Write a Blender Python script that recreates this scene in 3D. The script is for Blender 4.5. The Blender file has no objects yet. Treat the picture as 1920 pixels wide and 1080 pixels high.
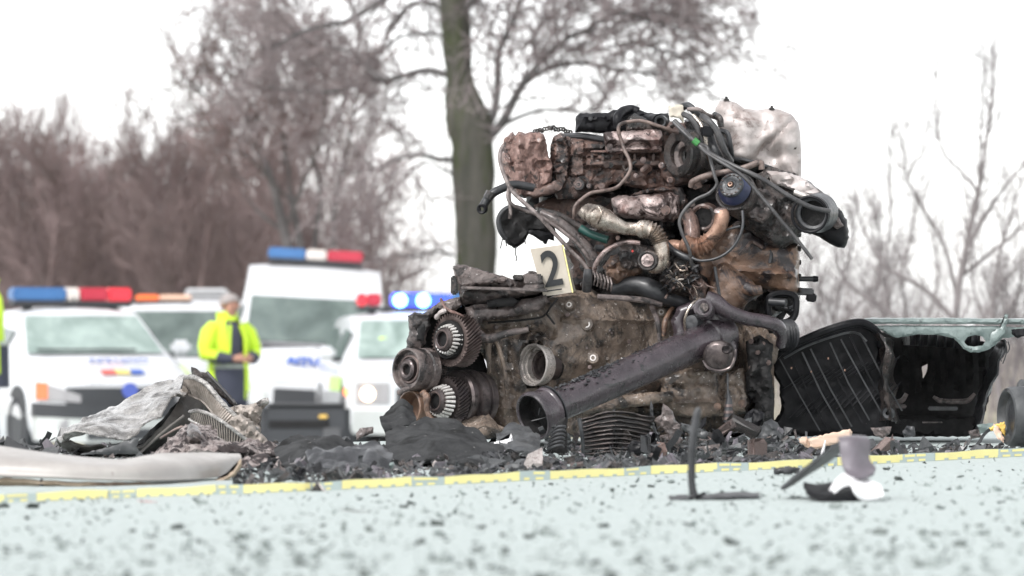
import bpy, bmesh, math, random
import numpy as np
from mathutils import Vector, Matrix, noise
from mathutils.geometry import delaunay_2d_cdt

sc = bpy.context.scene
C = bpy.context.collection
PI = math.pi
# ------------------------------------------------------------------ camera, sky, sun, exposure
FPX, HC, YH = 7800.0, 0.31, 640.0           # focal length in pixels (1920 wide), eye height, horizon row
cd = bpy.data.cameras.new('camera'); cam = bpy.data.objects.new('camera', cd); C.objects.link(cam)
cam.location = (0, 0, HC); cam.rotation_euler = (PI/2, 0, 0)
cd.sensor_width = 36; cd.lens = 36*FPX/1920; cd.shift_y = (YH-540)/1920
cd.clip_start = 0.5; cd.clip_end = 6000
cd.dof.use_dof = True; cd.dof.focus_distance = 12.1; cd.dof.aperture_fstop = 6.0
sc.camera = cam
w = bpy.data.worlds.new('World'); sc.world = w; w.use_nodes = True
nt = w.node_tree; bg = nt.nodes['Background']
sky = nt.nodes.new('ShaderNodeTexSky'); sky.sky_type = 'NISHITA'; sky.sun_disc = False
SUN_EL, SUN_AZ = math.radians(48), math.radians(-142)     # high sun behind thin cloud, over the viewer's left shoulder
sky.sun_elevation = SUN_EL; sky.sun_rotation = SUN_AZ; sky.air_density = 1.0; sky.dust_density = 1.0; sky.ozone_density = 1.0
hs = nt.nodes.new('ShaderNodeHueSaturation'); hs.inputs['Saturation'].default_value = 0.10
nt.links.new(sky.outputs[0], hs.inputs['Color']); nt.links.new(hs.outputs[0], bg.inputs[0]); bg.inputs[1].default_value = 0.15
sl = bpy.data.lights.new('sun', 'SUN'); so = bpy.data.objects.new('sun', sl); C.objects.link(so)
sl.energy = 1.5; sl.angle = math.radians(12); sl.color = (1, 0.975, 0.95)
sd = Vector((math.sin(SUN_AZ)*math.cos(SUN_EL), math.cos(SUN_AZ)*math.cos(SUN_EL), math.sin(SUN_EL)))
so.rotation_euler = sd.to_track_quat('Z', 'Y').to_euler()
sc.view_settings.view_transform = 'Standard'; sc.view_settings.look = 'None'
sc.view_settings.gamma = 1; sc.view_settings.use_curve_mapping = False
sc.view_settings.exposure = 1.12
sc.cycles.use_denoising = True; sc.cycles.max_bounces = 6; sc.cycles.diffuse_bounces = 3; sc.cycles.glossy_bounces = 3

# ------------------------------------------------------------------ materials
def rgb(c): return (c[0], c[1], c[2], 1)
def newmat(name):
    m = bpy.data.materials.new(name); m.use_nodes = True
    n = m.node_tree; return m, n, n.nodes['Principled BSDF']
def nz(n, co, scale, detail=5, rough=.6, dist=0):
    t = n.nodes.new('ShaderNodeTexNoise'); t.inputs['Scale'].default_value = scale
    t.inputs['Detail'].default_value = detail; t.inputs['Roughness'].default_value = rough; t.inputs['Distortion'].default_value = dist
    n.links.new(co, t.inputs['Vector']); return t.outputs['Fac']
def ramp(n, fac, a, b, c0=(0,0,0), c1=(1,1,1)):
    r = n.nodes.new('ShaderNodeValToRGB'); e = r.color_ramp.elements
    e[0].position = a; e[0].color = rgb(c0); e[1].position = b; e[1].color = rgb(c1)
    n.links.new(fac, r.inputs[0]); return r.outputs[0]
def mixc(n, fac, a, b):
    x = n.nodes.new('ShaderNodeMix'); x.data_type = 'RGBA'
    n.links.new(fac, x.inputs[0])
    for s, v in ((6, a), (7, b)):
        if isinstance(v, tuple): x.inputs[s].default_value = rgb(v)
        else: n.links.new(v, x.inputs[s])
    return x.outputs[2]
def grime(name, c1, c2, dark=None, dk=(.52,.60), scale=14, rough=(.45,.8), metal=0, bump=.5, bd=.004, spk=None, sp=(.66,.70), streak=None, spec=.5, coat=0, fine=4):
    m, n, b = newmat(name)
    tc = n.nodes.new('ShaderNodeTexCoord'); co = tc.outputs['Object']
    if streak:
        mp = n.nodes.new('ShaderNodeMapping'); mp.inputs['Scale'].default_value = streak
        n.links.new(co, mp.inputs[0]); cs = mp.outputs[0]
    else: cs = co
    f1 = nz(n, cs, scale, 8, .65, .4)
    col = ramp(n, f1, .36, .64, c1, c2)
    if dark is not None:
        f2 = nz(n, cs, scale*.6, 10, .7, .8); col = mixc(n, ramp(n, f2, dk[0], dk[1]), col, dark)
    if spk is not None:
        f3 = nz(n, co, scale*5, 3, .6); col = mixc(n, ramp(n, f3, sp[0], sp[1]), col, spk)
    n.links.new(col, b.inputs['Base Color'])
    f4 = nz(n, co, scale*2.2, 6, .7)
    mr = n.nodes.new('ShaderNodeMapRange'); mr.inputs[1].default_value = .3; mr.inputs[2].default_value = .7
    mr.inputs[3].default_value = rough[0]; mr.inputs[4].default_value = rough[1]
    n.links.new(f4, mr.inputs[0]); n.links.new(mr.outputs[0], b.inputs['Roughness'])
    b.inputs['Metallic'].default_value = metal; b.inputs['Specular IOR Level'].default_value = spec
    if bump:
        bp = n.nodes.new('ShaderNodeBump'); bp.inputs['Strength'].default_value = bump; bp.inputs['Distance'].default_value = bd
        f5 = nz(n, cs, scale*fine, 10, .72, .3); n.links.new(f5, bp.inputs['Height'])
        b2 = n.nodes.new('ShaderNodeBump'); b2.inputs['Strength'].default_value = bump; b2.inputs['Distance'].default_value = bd*1.6
        n.links.new(nz(n, cs, scale*1.7, 6, .6, .6), b2.inputs['Height']); n.links.new(bp.outputs[0], b2.inputs['Normal']); n.links.new(b2.outputs[0], b.inputs['Normal'])
    b.inputs['Coat Weight'].default_value = coat; b.inputs['Coat Roughness'].default_value = .22
    return m
def plain(name, c, rough=.5, metal=0, emit=None, es=1, spec=.5, coat=0):
    m, n, b = newmat(name)
    tc = n.nodes.new('ShaderNodeTexCoord')
    f = nz(n, tc.outputs['Object'], 9, 4)
    lo = tuple(x*.9 for x in c)
    n.links.new(ramp(n, f, .3, .7, lo, c), b.inputs['Base Color'])
    b.inputs['Roughness'].default_value = rough; b.inputs['Metallic'].default_value = metal
    b.inputs['Specular IOR Level'].default_value = spec; b.inputs['Coat Weight'].default_value = coat
    if emit:
        b.inputs['Emission Color'].default_value = rgb(emit); b.inputs['Emission Strength'].default_value = es
    return m
M = {}
M['cast_rust'] = grime('cast_rust', (.072,.044,.037), (.212,.132,.108), (.014,.011,.011), (.49,.56), 22, (.22,.7), 0, 1.0, .005, (.46,.38,.36), (.67,.70), coat=.3, fine=6)
M['pink_rust'] = grime('pink_rust', (.12,.062,.05), (.33,.21,.18), (.035,.022,.02), (.53,.59), 26, (.3,.75), 0, 1.0, .006, (.5,.41,.38), (.66,.69), streak=(1.6,1.6,.7), coat=.25, fine=5)
M['brown_cast'] = grime('brown_cast', (.085,.048,.032), (.22,.135,.092), (.018,.013,.014), (.50,.56), 11, (.22,.65), 0, .8, .004, (.36,.26,.2), (.68,.72), coat=.3, fine=7)
M['mud_case'] = grime('mud_case', (.075,.056,.043), (.245,.187,.146), (.020,.016,.014), (.52,.60), 19, (.18,.5), 0, 1.0, .005, (.55,.50,.46), (.66,.69), streak=(1.2,1.2,.8), coat=.5, fine=6)
M['mud_flange'] = grime('mud_flange', (.050,.040,.039), (.175,.14,.13), (.016,.013,.013), (.50,.58), 22, (.22,.65), 0, 1.0, .005, (.42,.39,.38), (.68,.71), coat=.35, fine=6)
M['dark_cast'] = grime('dark_cast', (.012,.010,.010), (.070,.052,.046), (.005,.005,.005), (.47,.54), 26, (.16,.55), 0, 1.0, .006, (.42,.36,.33), (.68,.71), coat=.45, fine=6)
M['shadow_black'] = grime('shade_and_part_black', (.004,.004,.0045), (.012,.011,.011), None, scale=20, rough=(.4,.8), bump=.6, spec=.3)  # near-black colour standing for shade in hollows and gaps, also for black parts
M['black_plastic'] = grime('black_plastic', (.003,.003,.004), (.010,.010,.012), None, scale=18, rough=(.3,.65), bump=.35, bd=.002, spk=(.10,.09,.09), sp=(.74,.78), spec=.2)
M['grey_plastic'] = grime('grey_plastic', (.028,.030,.033), (.075,.078,.08), (.015,.015,.016), (.56,.64), 16, (.3,.65), 0, .3, .002, spk=(.25,.24,.24), sp=(.73,.77))
M['panel_top'] = grime('wet_grey_panel', (.12,.155,.15), (.22,.265,.255), (.02,.02,.02), (.60,.66), 24, (.2,.5), 0, .3, .002, spk=(.03,.03,.03), sp=(.68,.71))
M['rubber'] = grime('rubber', (.010,.011,.013), (.036,.037,.041), None, scale=16, rough=(.3,.6), bump=.5, bd=.003, spk=(.2,.2,.2), sp=(.72,.76), coat=.2)
M['cable'] = grime('cable', (.028,.028,.031), (.075,.072,.072), (.012,.010,.009), (.52,.64), 26, (.3,.55), 0, .4, .001, spk=(.3,.28,.27), sp=(.72,.75))
M['cable_pale'] = grime('dusty_cable', (.09,.072,.068), (.25,.21,.20), (.035,.026,.024), (.50,.62), 30, (.4,.7), 0, .4, .001)
M['cable_brown'] = grime('brown_pipe', (.07,.048,.042), (.22,.165,.145), (.028,.02,.018), (.52,.64), 28, (.35,.6), 0, .4, .001)
M['gear_steel'] = grime('oiled_gear_steel', (.055,.046,.048), (.15,.125,.12), (.02,.017,.018), (.55,.66), 20, (.25,.5), .75, .3, .001)
M['gear_edge'] = grime('rusty_gear_steel', (.075,.056,.052), (.17,.13,.12), (.03,.02,.02), (.56,.66), 24, (.3,.55), .6, .4, .001)
M['bright_steel'] = grime('bright_steel', (.42,.39,.37), (.62,.58,.55), (.10,.08,.07), (.56,.66), 26, (.2,.4), .5, .2, .001)
M['roller_steel'] = grime('roller_steel', (.6,.57,.54), (.8,.77,.74), None, scale=20, rough=(.2,.35), metal=.6, bump=0)
M['heat_shield'] = grime('dull_aluminium', (.31,.265,.25), (.52,.475,.46), (.12,.08,.07), (.55,.65), 11, (.3,.55), .15, .4, .003, (.05,.035,.03), (.68,.70), fine=6)
M['mauve_metal'] = grime('scorched_metal', (.13,.075,.065), (.52,.43,.41), (.035,.022,.02), (.50,.57), 17, (.2,.5), .35, .7, .004, (.03,.02,.02), (.62,.66), coat=.25, fine=6)
M['silver_pipe'] = grime('silver_pipe', (.22,.17,.135), (.62,.56,.50), (.05,.035,.028), (.53,.62), 19, (.14,.38), .85, .5, .003, fine=6)
M['copper_pipe'] = grime('scorched_pipe', (.17,.09,.06), (.42,.26,.19), (.04,.025,.02), (.52,.60), 19, (.22,.5), .45, .5, .003, coat=.2, fine=6)
M['shaft'] = grime('wet_shaft', (.020,.014,.018), (.052,.039,.046), (.005,.005,.006), (.58,.63), 22, (.2,.4), .0, .5, .003, (.35,.30,.28), (.72,.76), coat=.7, spec=.5, fine=6)
M['blue_cap'] = grime('dark_blue_plastic', (.012,.016,.045), (.03,.04,.09), None, scale=20, rough=(.25,.5), bump=.2)
M['cap_grey'] = grime('cap_grey', (.028,.03,.034), (.075,.08,.085), (.012,.012,.016), (.53,.63), 30, (.25,.5), .2, .3, .002)
M['crumple'] = grime('burnt_sheet_metal', (.17,.16,.15), (.55,.53,.51), (.05,.042,.038), (.52,.62), 17, (.16,.42), .5, .9, .005, (.75,.72,.70), (.69,.73), streak=(1,1,2.2), coat=.3)
M['crumple_under'] = grime('dull_under_sheet', (.06,.055,.05), (.14,.13,.12), None, scale=14, rough=(.4,.7), metal=.2, bump=.6)
M['fin'] = grime('radiator_fin', (.22,.19,.165), (.40,.355,.32), (.05,.04,.035), (.54,.64), 26, (.4,.7), .3, .5, .002)
M['insulation'] = grime('flaky_insulation', (.16,.12,.115), (.52,.46,.44), (.035,.025,.025), (.48,.53), 30, (.6,.9), 0, 1.0, .008)
M['fabric'] = grime('sooty_felt', (.017,.0175,.0185), (.044,.045,.046), (.009,.009,.009), (.53,.62), 10, (.7,.95), 0, .7, .004, (.3,.29,.28), (.70,.74), spec=.2)
M['bumper'] = grime('dirty_white_plastic', (.29,.27,.255), (.39,.37,.35), (.18,.135,.11), (.58,.72), 6, (.35,.55), 0, .15, .002, (.12,.09,.08), (.72,.76))
M['bumper_edge'] = grime('muddy_edge', (.26,.20,.14), (.42,.34,.26), (.12,.08,.06), (.5,.65), 16, (.5,.8), 0, .4, .003)
M['wood'] = grime('pale_wood', (.45,.31,.23), (.60,.46,.37), (.3,.14,.1), (.62,.72), 12, (.6,.85), 0, .4, .002, streak=(.5,3,4))
M['card'] = grime('card', (.40,.355,.295), (.50,.455,.385), None, scale=8, rough=(.5,.7), bump=.1)
M['card_edge'] = plain('card_edge', (.88,.80,.34), .6)
M['ink'] = plain('black_ink', (.012,.014,.016), .6)
M['white_paint'] = plain('white_paint', (.64,.65,.67), .25, coat=.5)
M['silver_paint'] = plain('silver_paint', (.55,.57,.56), .3, .2, coat=.4)
M['mauve_plastic'] = grime('mauve_plastic', (.10,.088,.10), (.145,.13,.148), None, scale=14, rough=(.3,.55), bump=.15, bd=.001)
M['tape_grey'] = plain('tape_grey', (.44,.52,.50), .5)
M['body_black'] = plain('bumper_black', (.035,.037,.042), .5)
M['glass_pale'] = grime('pale_windscreen', (.15,.205,.185), (.36,.44,.41), None, scale=1.7, rough=(.05,.1), bump=0, spec=.8)  # pale blotches in the colour stand for reflections on the glass
M['glass_dark'] = grime('dark_windscreen', (.05,.07,.065), (.15,.19,.175), None, scale=1.5, rough=(.05,.1), bump=0, spec=.8)  # darker glass, reflections likewise blotched into its colour
M['lens_clear'] = plain('lamp_glass', (.34,.33,.34), .12, spec=.8)
M['amber'] = plain('amber_lens', (.75,.16,.04), .2, emit=(1,.2,.04), es=.25)
M['blue_lens'] = plain('blue_lens', (.05,.16,.38), .2)
M['red_lens'] = plain('red_lens', (.5,.03,.06), .2)
M['red_lit'] = plain('red_lens_lit', (.55,.03,.05), .2, emit=(1,.05,.07), es=.2)
M['white_lens'] = plain('white_lens', (.72,.66,.62), .3)
M['orange_lens'] = plain('orange_lens', (.75,.2,.08), .3)
M['peach_lens'] = plain('peach_lens', (.8,.55,.42), .3)
M['blue_lit'] = plain('blue_lamp_lit', (.1,.3,1), .2, emit=(.13,.36,1), es=7)
M['blue_glow'] = plain('blue_lens_glowing', (.02,.05,.6), .2, emit=(.03,.06,1), es=1.3)
M['lamp_lit'] = plain('headlamp_lit', (1,.8,.6), .2, emit=(1,.62,.38), es=4)
M['orange_lit'] = plain('indicator_lit', (1,.3,.1), .2, emit=(1,.2,.06), es=1.6)
M['emblem_blue'] = plain('emblem_blue', (.08,.12,.45), .4)
M['mark_red'] = plain('mark_red', (.65,.12,.10), .4)
M['mark_yellow'] = plain('mark_yellow', (.75,.62,.18), .4)
M['mark_blue'] = plain('mark_blue', (.03,.10,.42), .4)
M['mark_lime'] = plain('mark_lime', (.5,.75,.2), .4)
M['tyre'] = plain('tyre', (.035,.036,.040), .8)
M['rim'] = plain('rim_grey', (.10,.10,.105), .5, .4)
M['hivis'] = plain('hivis_yellow', (.62,.88,.04), .75)
M['reflect'] = plain('reflective_tape', (.45,.5,.45), .4)
M['navy'] = plain('navy_cloth', (.045,.05,.075), .85)
M['black_cloth'] = plain('black_cloth', (.03,.03,.035), .85)
M['skin'] = plain('skin', (.48,.25,.18), .55)
M['hair'] = plain('grey_hair', (.30,.27,.26), .8)
M['phone'] = plain('phone_black', (.03,.03,.03), .3)
M['white_flash'] = plain('white_plastic', (.8,.79,.80), .35)
M['green'] = plain('teal_bit', (.015,.065,.055), .4)
M['lime_band'] = plain('lime_band', (.05,.22,.06), .5)
M['red_bit'] = plain('red_bit', (.5,.05,.04), .5)
M['yellow_bit'] = plain('yellow_bit', (.75,.5,.12), .6)
M['bark'] = grime('mossy_bark', (.055,.055,.046), (.105,.098,.085), (.055,.068,.028), (.50,.64), 2.6, (.85,.95), 0, .8, .03, streak=(2.4,2.4,.5), spec=.2)
M['limb'] = grime('limb_bark', (.085,.08,.08), (.15,.14,.14), None, scale=2, rough=(.85,.95), bump=0, spec=.2)
M['twig'] = grime('twig_bark', (.16,.135,.135), (.235,.20,.20), None, scale=2, rough=(.85,.95), bump=0, spec=.2)
M['twig_wood'] = grime('brown_twig_bark', (.15,.108,.106), (.225,.172,.168), (.105,.095,.088), (.5,.65), .6, (.85,.95), 0, 0, spec=.2)
M['twig_pale'] = grime('pale_twig_bark', (.16,.14,.14), (.24,.215,.215), None, scale=2, rough=(.85,.95), bump=0, spec=.2)

# ------------------------------------------------------------------ object helpers
def wloc(o):
    v = Vector((0,0,0))
    while o is not None: v += o.location; o = o.parent
    return v
def obj(name, V, F, mat, parent=None, smooth=35, at=None):
    """verts in world coordinates; stored relative to the parent (or to at, the object's own origin)"""
    me = bpy.data.meshes.new(name)
    org = Vector(at) if at is not None else (wloc(parent) if parent else Vector((0,0,0)))
    A = np.array(V, dtype=float).reshape(-1,3) - np.array(org)
    me.from_pydata(A.tolist(), [], F)
    ms = mat if isinstance(mat, (list, tuple)) else [mat]
    for m in ms: me.materials.append(M[m] if isinstance(m, str) else m)
    if smooth:
        me.polygons.foreach_set('use_smooth', [True]*len(me.polygons))
        me.set_sharp_from_angle(angle=math.radians(smooth))
    me.update()
    o = bpy.data.objects.new(name, me); C.objects.link(o)
    if parent: o.parent = parent
    if at is not None: o.location = org - (wloc(parent) if parent else Vector((0,0,0)))
    return o
def thing(name, label, cat, loc=(0,0,0), group=None):
    o = bpy.data.objects.new(name, None); C.objects.link(o); o.location = loc; o.empty_display_size = .1
    return tag(o, label, cat, group)
def tag(o, label, cat, group=None, kind=None):
    if label: o['label'] = label
    if cat: o['category'] = cat
    if group: o['group'] = group
    if kind: o['kind'] = kind
    return o
def copy_tree(o, parent=None):
    c = o.copy(); C.objects.link(c); c.parent = parent
    for ch in list(o.children): copy_tree(ch, c)
    return c
def P(px, py, D): return Vector(((px-960)/FPX*D, D, HC-(py-YH)/FPX*D))
def mpp(D): return D/FPX
def ground_row(D): return YH + HC*FPX/D
def crest(x): return 13.2 + .7*max(-1.5, min(2.2, x))
def gz(x, y):
    c = crest(x)
    return 0.0 if y < c else -0.030*(y-c) if y < c+32 else -.96
def G(px, py):       # point on the near, level road seen at this pixel
    D = HC*FPX/(py-YH); return Vector(((px-960)/FPX*D, D, 0))
def join(*parts):
    V, F = [], []
    for v, f in parts:
        n = len(V); V += list(v); F += [tuple(i+n for i in q) for q in f]
    return V, F
def catmull(pts, n, ex=None):
    """pts: list of tuples of any length -> smooth samples"""
    p = [np.array(q, float) for q in pts]
    if len(p) < 3:
        return [tuple(p[0]+(p[-1]-p[0])*i/n) for i in range(n+1)]
    out = []
    for i in range(len(p)-1):
        a = p[i-1] if i else 2*p[0]-p[1]; b = p[i]; c = p[i+1]; d = p[i+2] if i+2 < len(p) else 2*p[-1]-p[-2]
        for k in range(n):
            t = k/n
            out.append(tuple(.5*((2*b)+(c-a)*t+(2*a-5*b+4*c-d)*t*t+(3*b-a-3*c+d)*t**3)))
    out.append(tuple(p[-1])); return out
def tube(pts, rad, seg=10, caps=True, flat=1.0, hollow=0):
    """pts world Vectors, rad number or list"""
    pts = [Vector(p) for p in pts]; n = len(pts)
    if not hasattr(rad, '__len__'): rad = [rad]*n
    V, F = [], []; u = None
    for i, p in enumerate(pts):
        t = (pts[min(i+1,n-1)]-pts[max(i-1,0)]).normalized()
        if u is None:
            u = t.orthogonal().normalized()
        u = (u - t*u.dot(t)).normalized(); v = t.cross(u)
        for k in range(seg):
            a = 2*PI*k/seg
            V.append(p + (u*math.cos(a) + v*math.sin(a)*flat)*rad[i])
    for i in range(n-1):
        for k in range(seg):
            a = i*seg+k; b = i*seg+(k+1)%seg
            F.append((a, b, b+seg, a+seg))
    if caps:
        F.append(tuple(range(seg-1,-1,-1))); F.append(tuple((n-1)*seg+k for k in range(seg)))
    return V, F
def pipe(pp, r, n=5, seg=9, D=None, hollow=False, amp=0, seed=0):
    """pp: (px,py,D[,rpx]) control points, r in pixels"""
    q = [(a[0], a[1], a[2] if len(a) > 2 else D, a[3] if len(a) > 3 else r) for a in pp]
    s = catmull(q, n)
    pts = [P(a[0], a[1], a[2]) for a in s]
    rr = [max(.3, a[3])*mpp(a[2]) for a in s]
    if amp:
        rr = [x*(1+amp*noise.noise(Vector((i*.6, seed, 0)))) for i, x in enumerate(rr)]
    return tube(pts, rr, seg)
def frame(A):
    A = Vector(A).normalized(); up = Vector((0,0,1)) if abs(A.z) < .95 else Vector((1,0,0))
    u = A.cross(up).normalized(); v = u.cross(A).normalized(); return A, u, v
def lathe(O, A, prof, seg=32, teeth=0, depth=0, twist=0, tr=None):
    """prof: (t along axis, r) list in metres; teeth modulate rings inside tr=(i0,i1)"""
    A, u, v = frame(A); O = Vector(O); V, F = [], []
    if teeth: seg = teeth*4
    for i, (t, r) in enumerate(prof):
        for k in range(seg):
            a = 2*PI*k/seg; rr = r; 
            if teeth and tr[0] <= i <= tr[1]:
                rr = r - (depth if k % 4 in (0, 3) else 0); a += twist*(t-prof[tr[0]][0])
            elif teeth and i > tr[1]: a += twist*(prof[tr[1]][0]-prof[tr[0]][0])
            V.append(O + A*t + (u*math.cos(a)+v*math.sin(a))*rr)
    for i in range(len(prof)-1):
        for k in range(seg):
            a = i*seg+k; b = i*seg+(k+1)%seg; F.append((a, a+seg, b+seg, b))
    if prof[0][1] > 1e-6 and prof[0] != prof[-1]: F.append(tuple(range(seg)))
    if prof[-1][1] > 1e-6 and prof[0] != prof[-1]: F.append(tuple((len(prof)-1)*seg+k for k in range(seg-1,-1,-1)))
    return V, F
def box(c, s, rot=None, bev=0):
    bm = bmesh.new(); bmesh.ops.create_cube(bm, size=1)
    for v in bm.verts: v.co = Vector((v.co.x*s[0], v.co.y*s[1], v.co.z*s[2]))
    if bev: bmesh.ops.bevel(bm, geom=list(bm.edges), offset=bev, segments=2, affect='EDGES', clamp_overlap=True)
    R = rot if isinstance(rot, Matrix) else (Matrix.Rotation(rot[2],3,'Z')@Matrix.Rotation(rot[1],3,'Y')@Matrix.Rotation(rot[0],3,'X') if rot else Matrix.Identity(3))
    bm.verts.index_update()
    V = [R@v.co + Vector(c) for v in bm.verts]; F = [tuple(x.index for x in f.verts) for f in bm.faces]; bm.free()
    return V, F
def inpoly(x, y, poly):
    c = False; j = len(poly)-1
    for i in range(len(poly)):
        a, b = poly[i], poly[j]
        if (a[1] > y) != (b[1] > y) and x < (b[0]-a[0])*(y-a[1])/(b[1]-a[1])+a[0]: c = not c
        j = i
    return c
def relief(outline, Df, Db, R=.02, amp=.004, freq=18, step=7, jit=1.2, fun=None, seed=0, holes=(), pads=0, pad=(14,40,.012)):
    """a thick casting whose outline is given in pixels at depth Df; its front swells towards the viewer by R with rounded edges"""
    rng = random.Random(seed+int(outline[0][0])+int(outline[0][1]))
    df = Df if callable(Df) else (lambda x, y: Df)
    loops = []
    for lp in (outline,)+tuple(holes):
        B = []
        for i, a in enumerate(lp):
            b = lp[(i+1)%len(lp)]; L = math.hypot(b[0]-a[0], b[1]-a[1]); n = max(1, round(L/step))
            for k in range(n):
                j = jit if k else jit*.3
                B.append((a[0]+(b[0]-a[0])*k/n+rng.uniform(-j,j), a[1]+(b[1]-a[1])*k/n+rng.uniform(-j,j)))
        loops.append(B)
    B = loops[0]; allb = [p for l in loops for p in l]; nb = len(allb)
    x0, x1 = min(p[0] for p in B), max(p[0] for p in B); y0, y1 = min(p[1] for p in B), max(p[1] for p in B)
    pts = list(allb); bn = np.array(allb)
    # finer boundary for distances
    y = y0+step*.5; row = 0
    while y < y1:
        x = x0 + (step*.5 if row % 2 else 0)
        while x < x1:
            p = (x+rng.uniform(-.25,.25)*step, y+rng.uniform(-.25,.25)*step)
            if inpoly(p[0], p[1], B) and not any(inpoly(p[0], p[1], h) for h in loops[1:]):
                if np.min(np.hypot(bn[:,0]-p[0], bn[:,1]-p[1])) > step*.55: pts.append(p)
            x += step
        y += step*.87; row += 1
    edges = []; s = 0
    for l in loops:
        edges += [(s+i, s+(i+1)%len(l)) for i in range(len(l))]; s += len(l)
    r = delaunay_2d_cdt([Vector(p) for p in pts], edges, [], 0, 1e-4)
    vs, fs = r[0], r[2]
    pa = np.array([(v.x, v.y) for v in vs]); 
    d = np.full(len(pa), 1e9)
    for li, l in enumerate(loops):
        la = np.array(l); lb = np.roll(la, -1, axis=0); ab = lb-la; L2 = (ab**2).sum(1)+1e-9
        for i in range(len(la)):
            t = np.clip(((pa-la[i])@ab[i])/L2[i], 0, 1)
            q = la[i]+t[:,None]*ab[i]; d = np.minimum(d, np.hypot(pa[:,0]-q[:,0], pa[:,1]-q[:,1])*(1 if li == 0 else 6))
    V, F = [], []; D0 = df(*outline[0]); m = mpp(D0); gr = []
    for k in range(pads):
        a = rng.uniform(-.5,.5) if rng.random() < .4 else rng.uniform(-.06,.06)
        gr.append((rng.uniform(x0,x1), rng.uniform(y0,y1), rng.uniform(*pad[:2])*.5, rng.uniform(pad[0]*.3,pad[1]*.6)*.5, math.cos(a), math.sin(a), rng.choice([1,1,-1])*rng.uniform(.35,1)*pad[2], rng.random() < .3))
    def gfun(x, y):
        h = 0
        for gx, gy, w_, h_, ca, sa, hh, rd in gr:
            u = (x-gx)*ca+(y-gy)*sa; v = -(x-gx)*sa+(y-gy)*ca
            e = (max(abs(u)/w_, abs(v)/h_) if not rd else math.hypot(u, v)/w_)
            if e < 1.12: h += hh*min(1, (1.12-e)/.16)
        return h
    for i, v in enumerate(vs):
        Dm = df(v.x, v.y); dm = d[i]*m; t = min(dm/max(R,1e-5), 1)
        h = R*math.sqrt(max(0, 1-(1-t)**2))
        if fun: h += fun(v.x, v.y)*min(1, dm/.008)
        if gr: h += gfun(v.x, v.y)*min(1, dm/.010)
        h += amp*noise.fractal(Vector((v.x*m*freq, v.y*m*freq, seed*3.1)), .8, 2.1, 4)*min(1, .35+dm/.01)
        V.append(P(v.x, v.y, Dm-h))
    for f in fs:
        if len(f) < 3: continue
        cx = sum(vs[k].x for k in f)/len(f); cy = sum(vs[k].y for k in f)/len(f)
        if not inpoly(cx, cy, B) or any(inpoly(cx, cy, h) for h in loops[1:]): continue
        a, b, c = (vs[f[0]], vs[f[1]], vs[f[2]])
        F.append(tuple(f) if (b-a).cross(c-a) < 0 else tuple(reversed(f)))
    cnt = {}
    for f in F:
        for i in range(len(f)): cnt[(f[i], f[(i+1)%len(f)])] = 1
    nb0 = len(V); mp = {}
    def bk(i):
        if i not in mp:
            v = vs[i]; mp[i] = len(V); V.append(P(v.x, v.y, df(v.x, v.y)+Db))
        return mp[i]
    for (a, b) in list(cnt):
        if (b, a) not in cnt: F.append((b, a, bk(a), bk(b)))
    front = [f for f in F if len(f) == 3 or all(i < nb0 for i in f)]
    # back cap from the outer loop only
    V.append(P((x0+x1)/2, (y0+y1)/2, df((x0+x1)/2, (y0+y1)/2)+Db)); ci = len(V)-1
    for (a, b) in list(cnt):
        if (b, a) not in cnt and a in mp and b in mp: F.append((mp[b], mp[a], ci)) if not holes else None
    return V, F
def sheet(rows, nu=4, nv=4, amp=.004, freq=30, thick=.0025, seed=0, ridged=False, octv=4, crease=0):
    """rows of (px,py,D) control points -> crumpled solid sheet"""
    R1 = [catmull(r, nu) for r in rows]
    cols = list(zip(*R1)); G2 = [catmull(c, nv) for c in cols]
    nx, ny = len(G2), len(G2[0])
    A = np.zeros((nx, ny, 3))
    for i in range(nx):
        for j in range(ny): A[i,j] = P(*G2[i][j])
    du = np.gradient(A, axis=0); dv = np.gradient(A, axis=1)
    N = np.cross(du, dv); N /= (np.linalg.norm(N, axis=2, keepdims=True)+1e-12)
    for i in range(nx):
        for j in range(ny):
            q = Vector(A[i,j])*freq + Vector((seed*7.3, 0, 0))
            h = noise.ridged_multi_fractal(q, 1, 2, 4, 1, 2)-1 if ridged else noise.fractal(q, .7, 2.1, octv)
            if crease: h += crease*(noise.ridged_multi_fractal(q*2.6, 1, 2, 2, 1, 2)-1)
            A[i,j] += N[i,j]*h*amp
    top = A.reshape(-1,3); bot = (A-N*thick).reshape(-1,3)
    V = [tuple(v) for v in top]+[tuple(v) for v in bot]; n = nx*ny; F = []
    ix = lambda i, j: i*ny+j
    for i in range(nx-1):
        for j in range(ny-1):
            a, b, c, d = ix(i,j), ix(i+1,j), ix(i+1,j+1), ix(i,j+1)
            F.append((a,b,c,d)); F.append((d+n,c+n,b+n,a+n))
    for i in range(nx-1):
        F.append((ix(i+1,0), ix(i,0), ix(i,0)+n, ix(i+1,0)+n)); F.append((ix(i,ny-1), ix(i+1,ny-1), ix(i+1,ny-1)+n, ix(i,ny-1)+n))
    for j in range(ny-1):
        F.append((ix(0,j), ix(0,j+1), ix(0,j+1)+n, ix(0,j)+n)); F.append((ix(nx-1,j+1), ix(nx-1,j), ix(nx-1,j)+n, ix(nx-1,j+1)+n))
    return V, F
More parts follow.
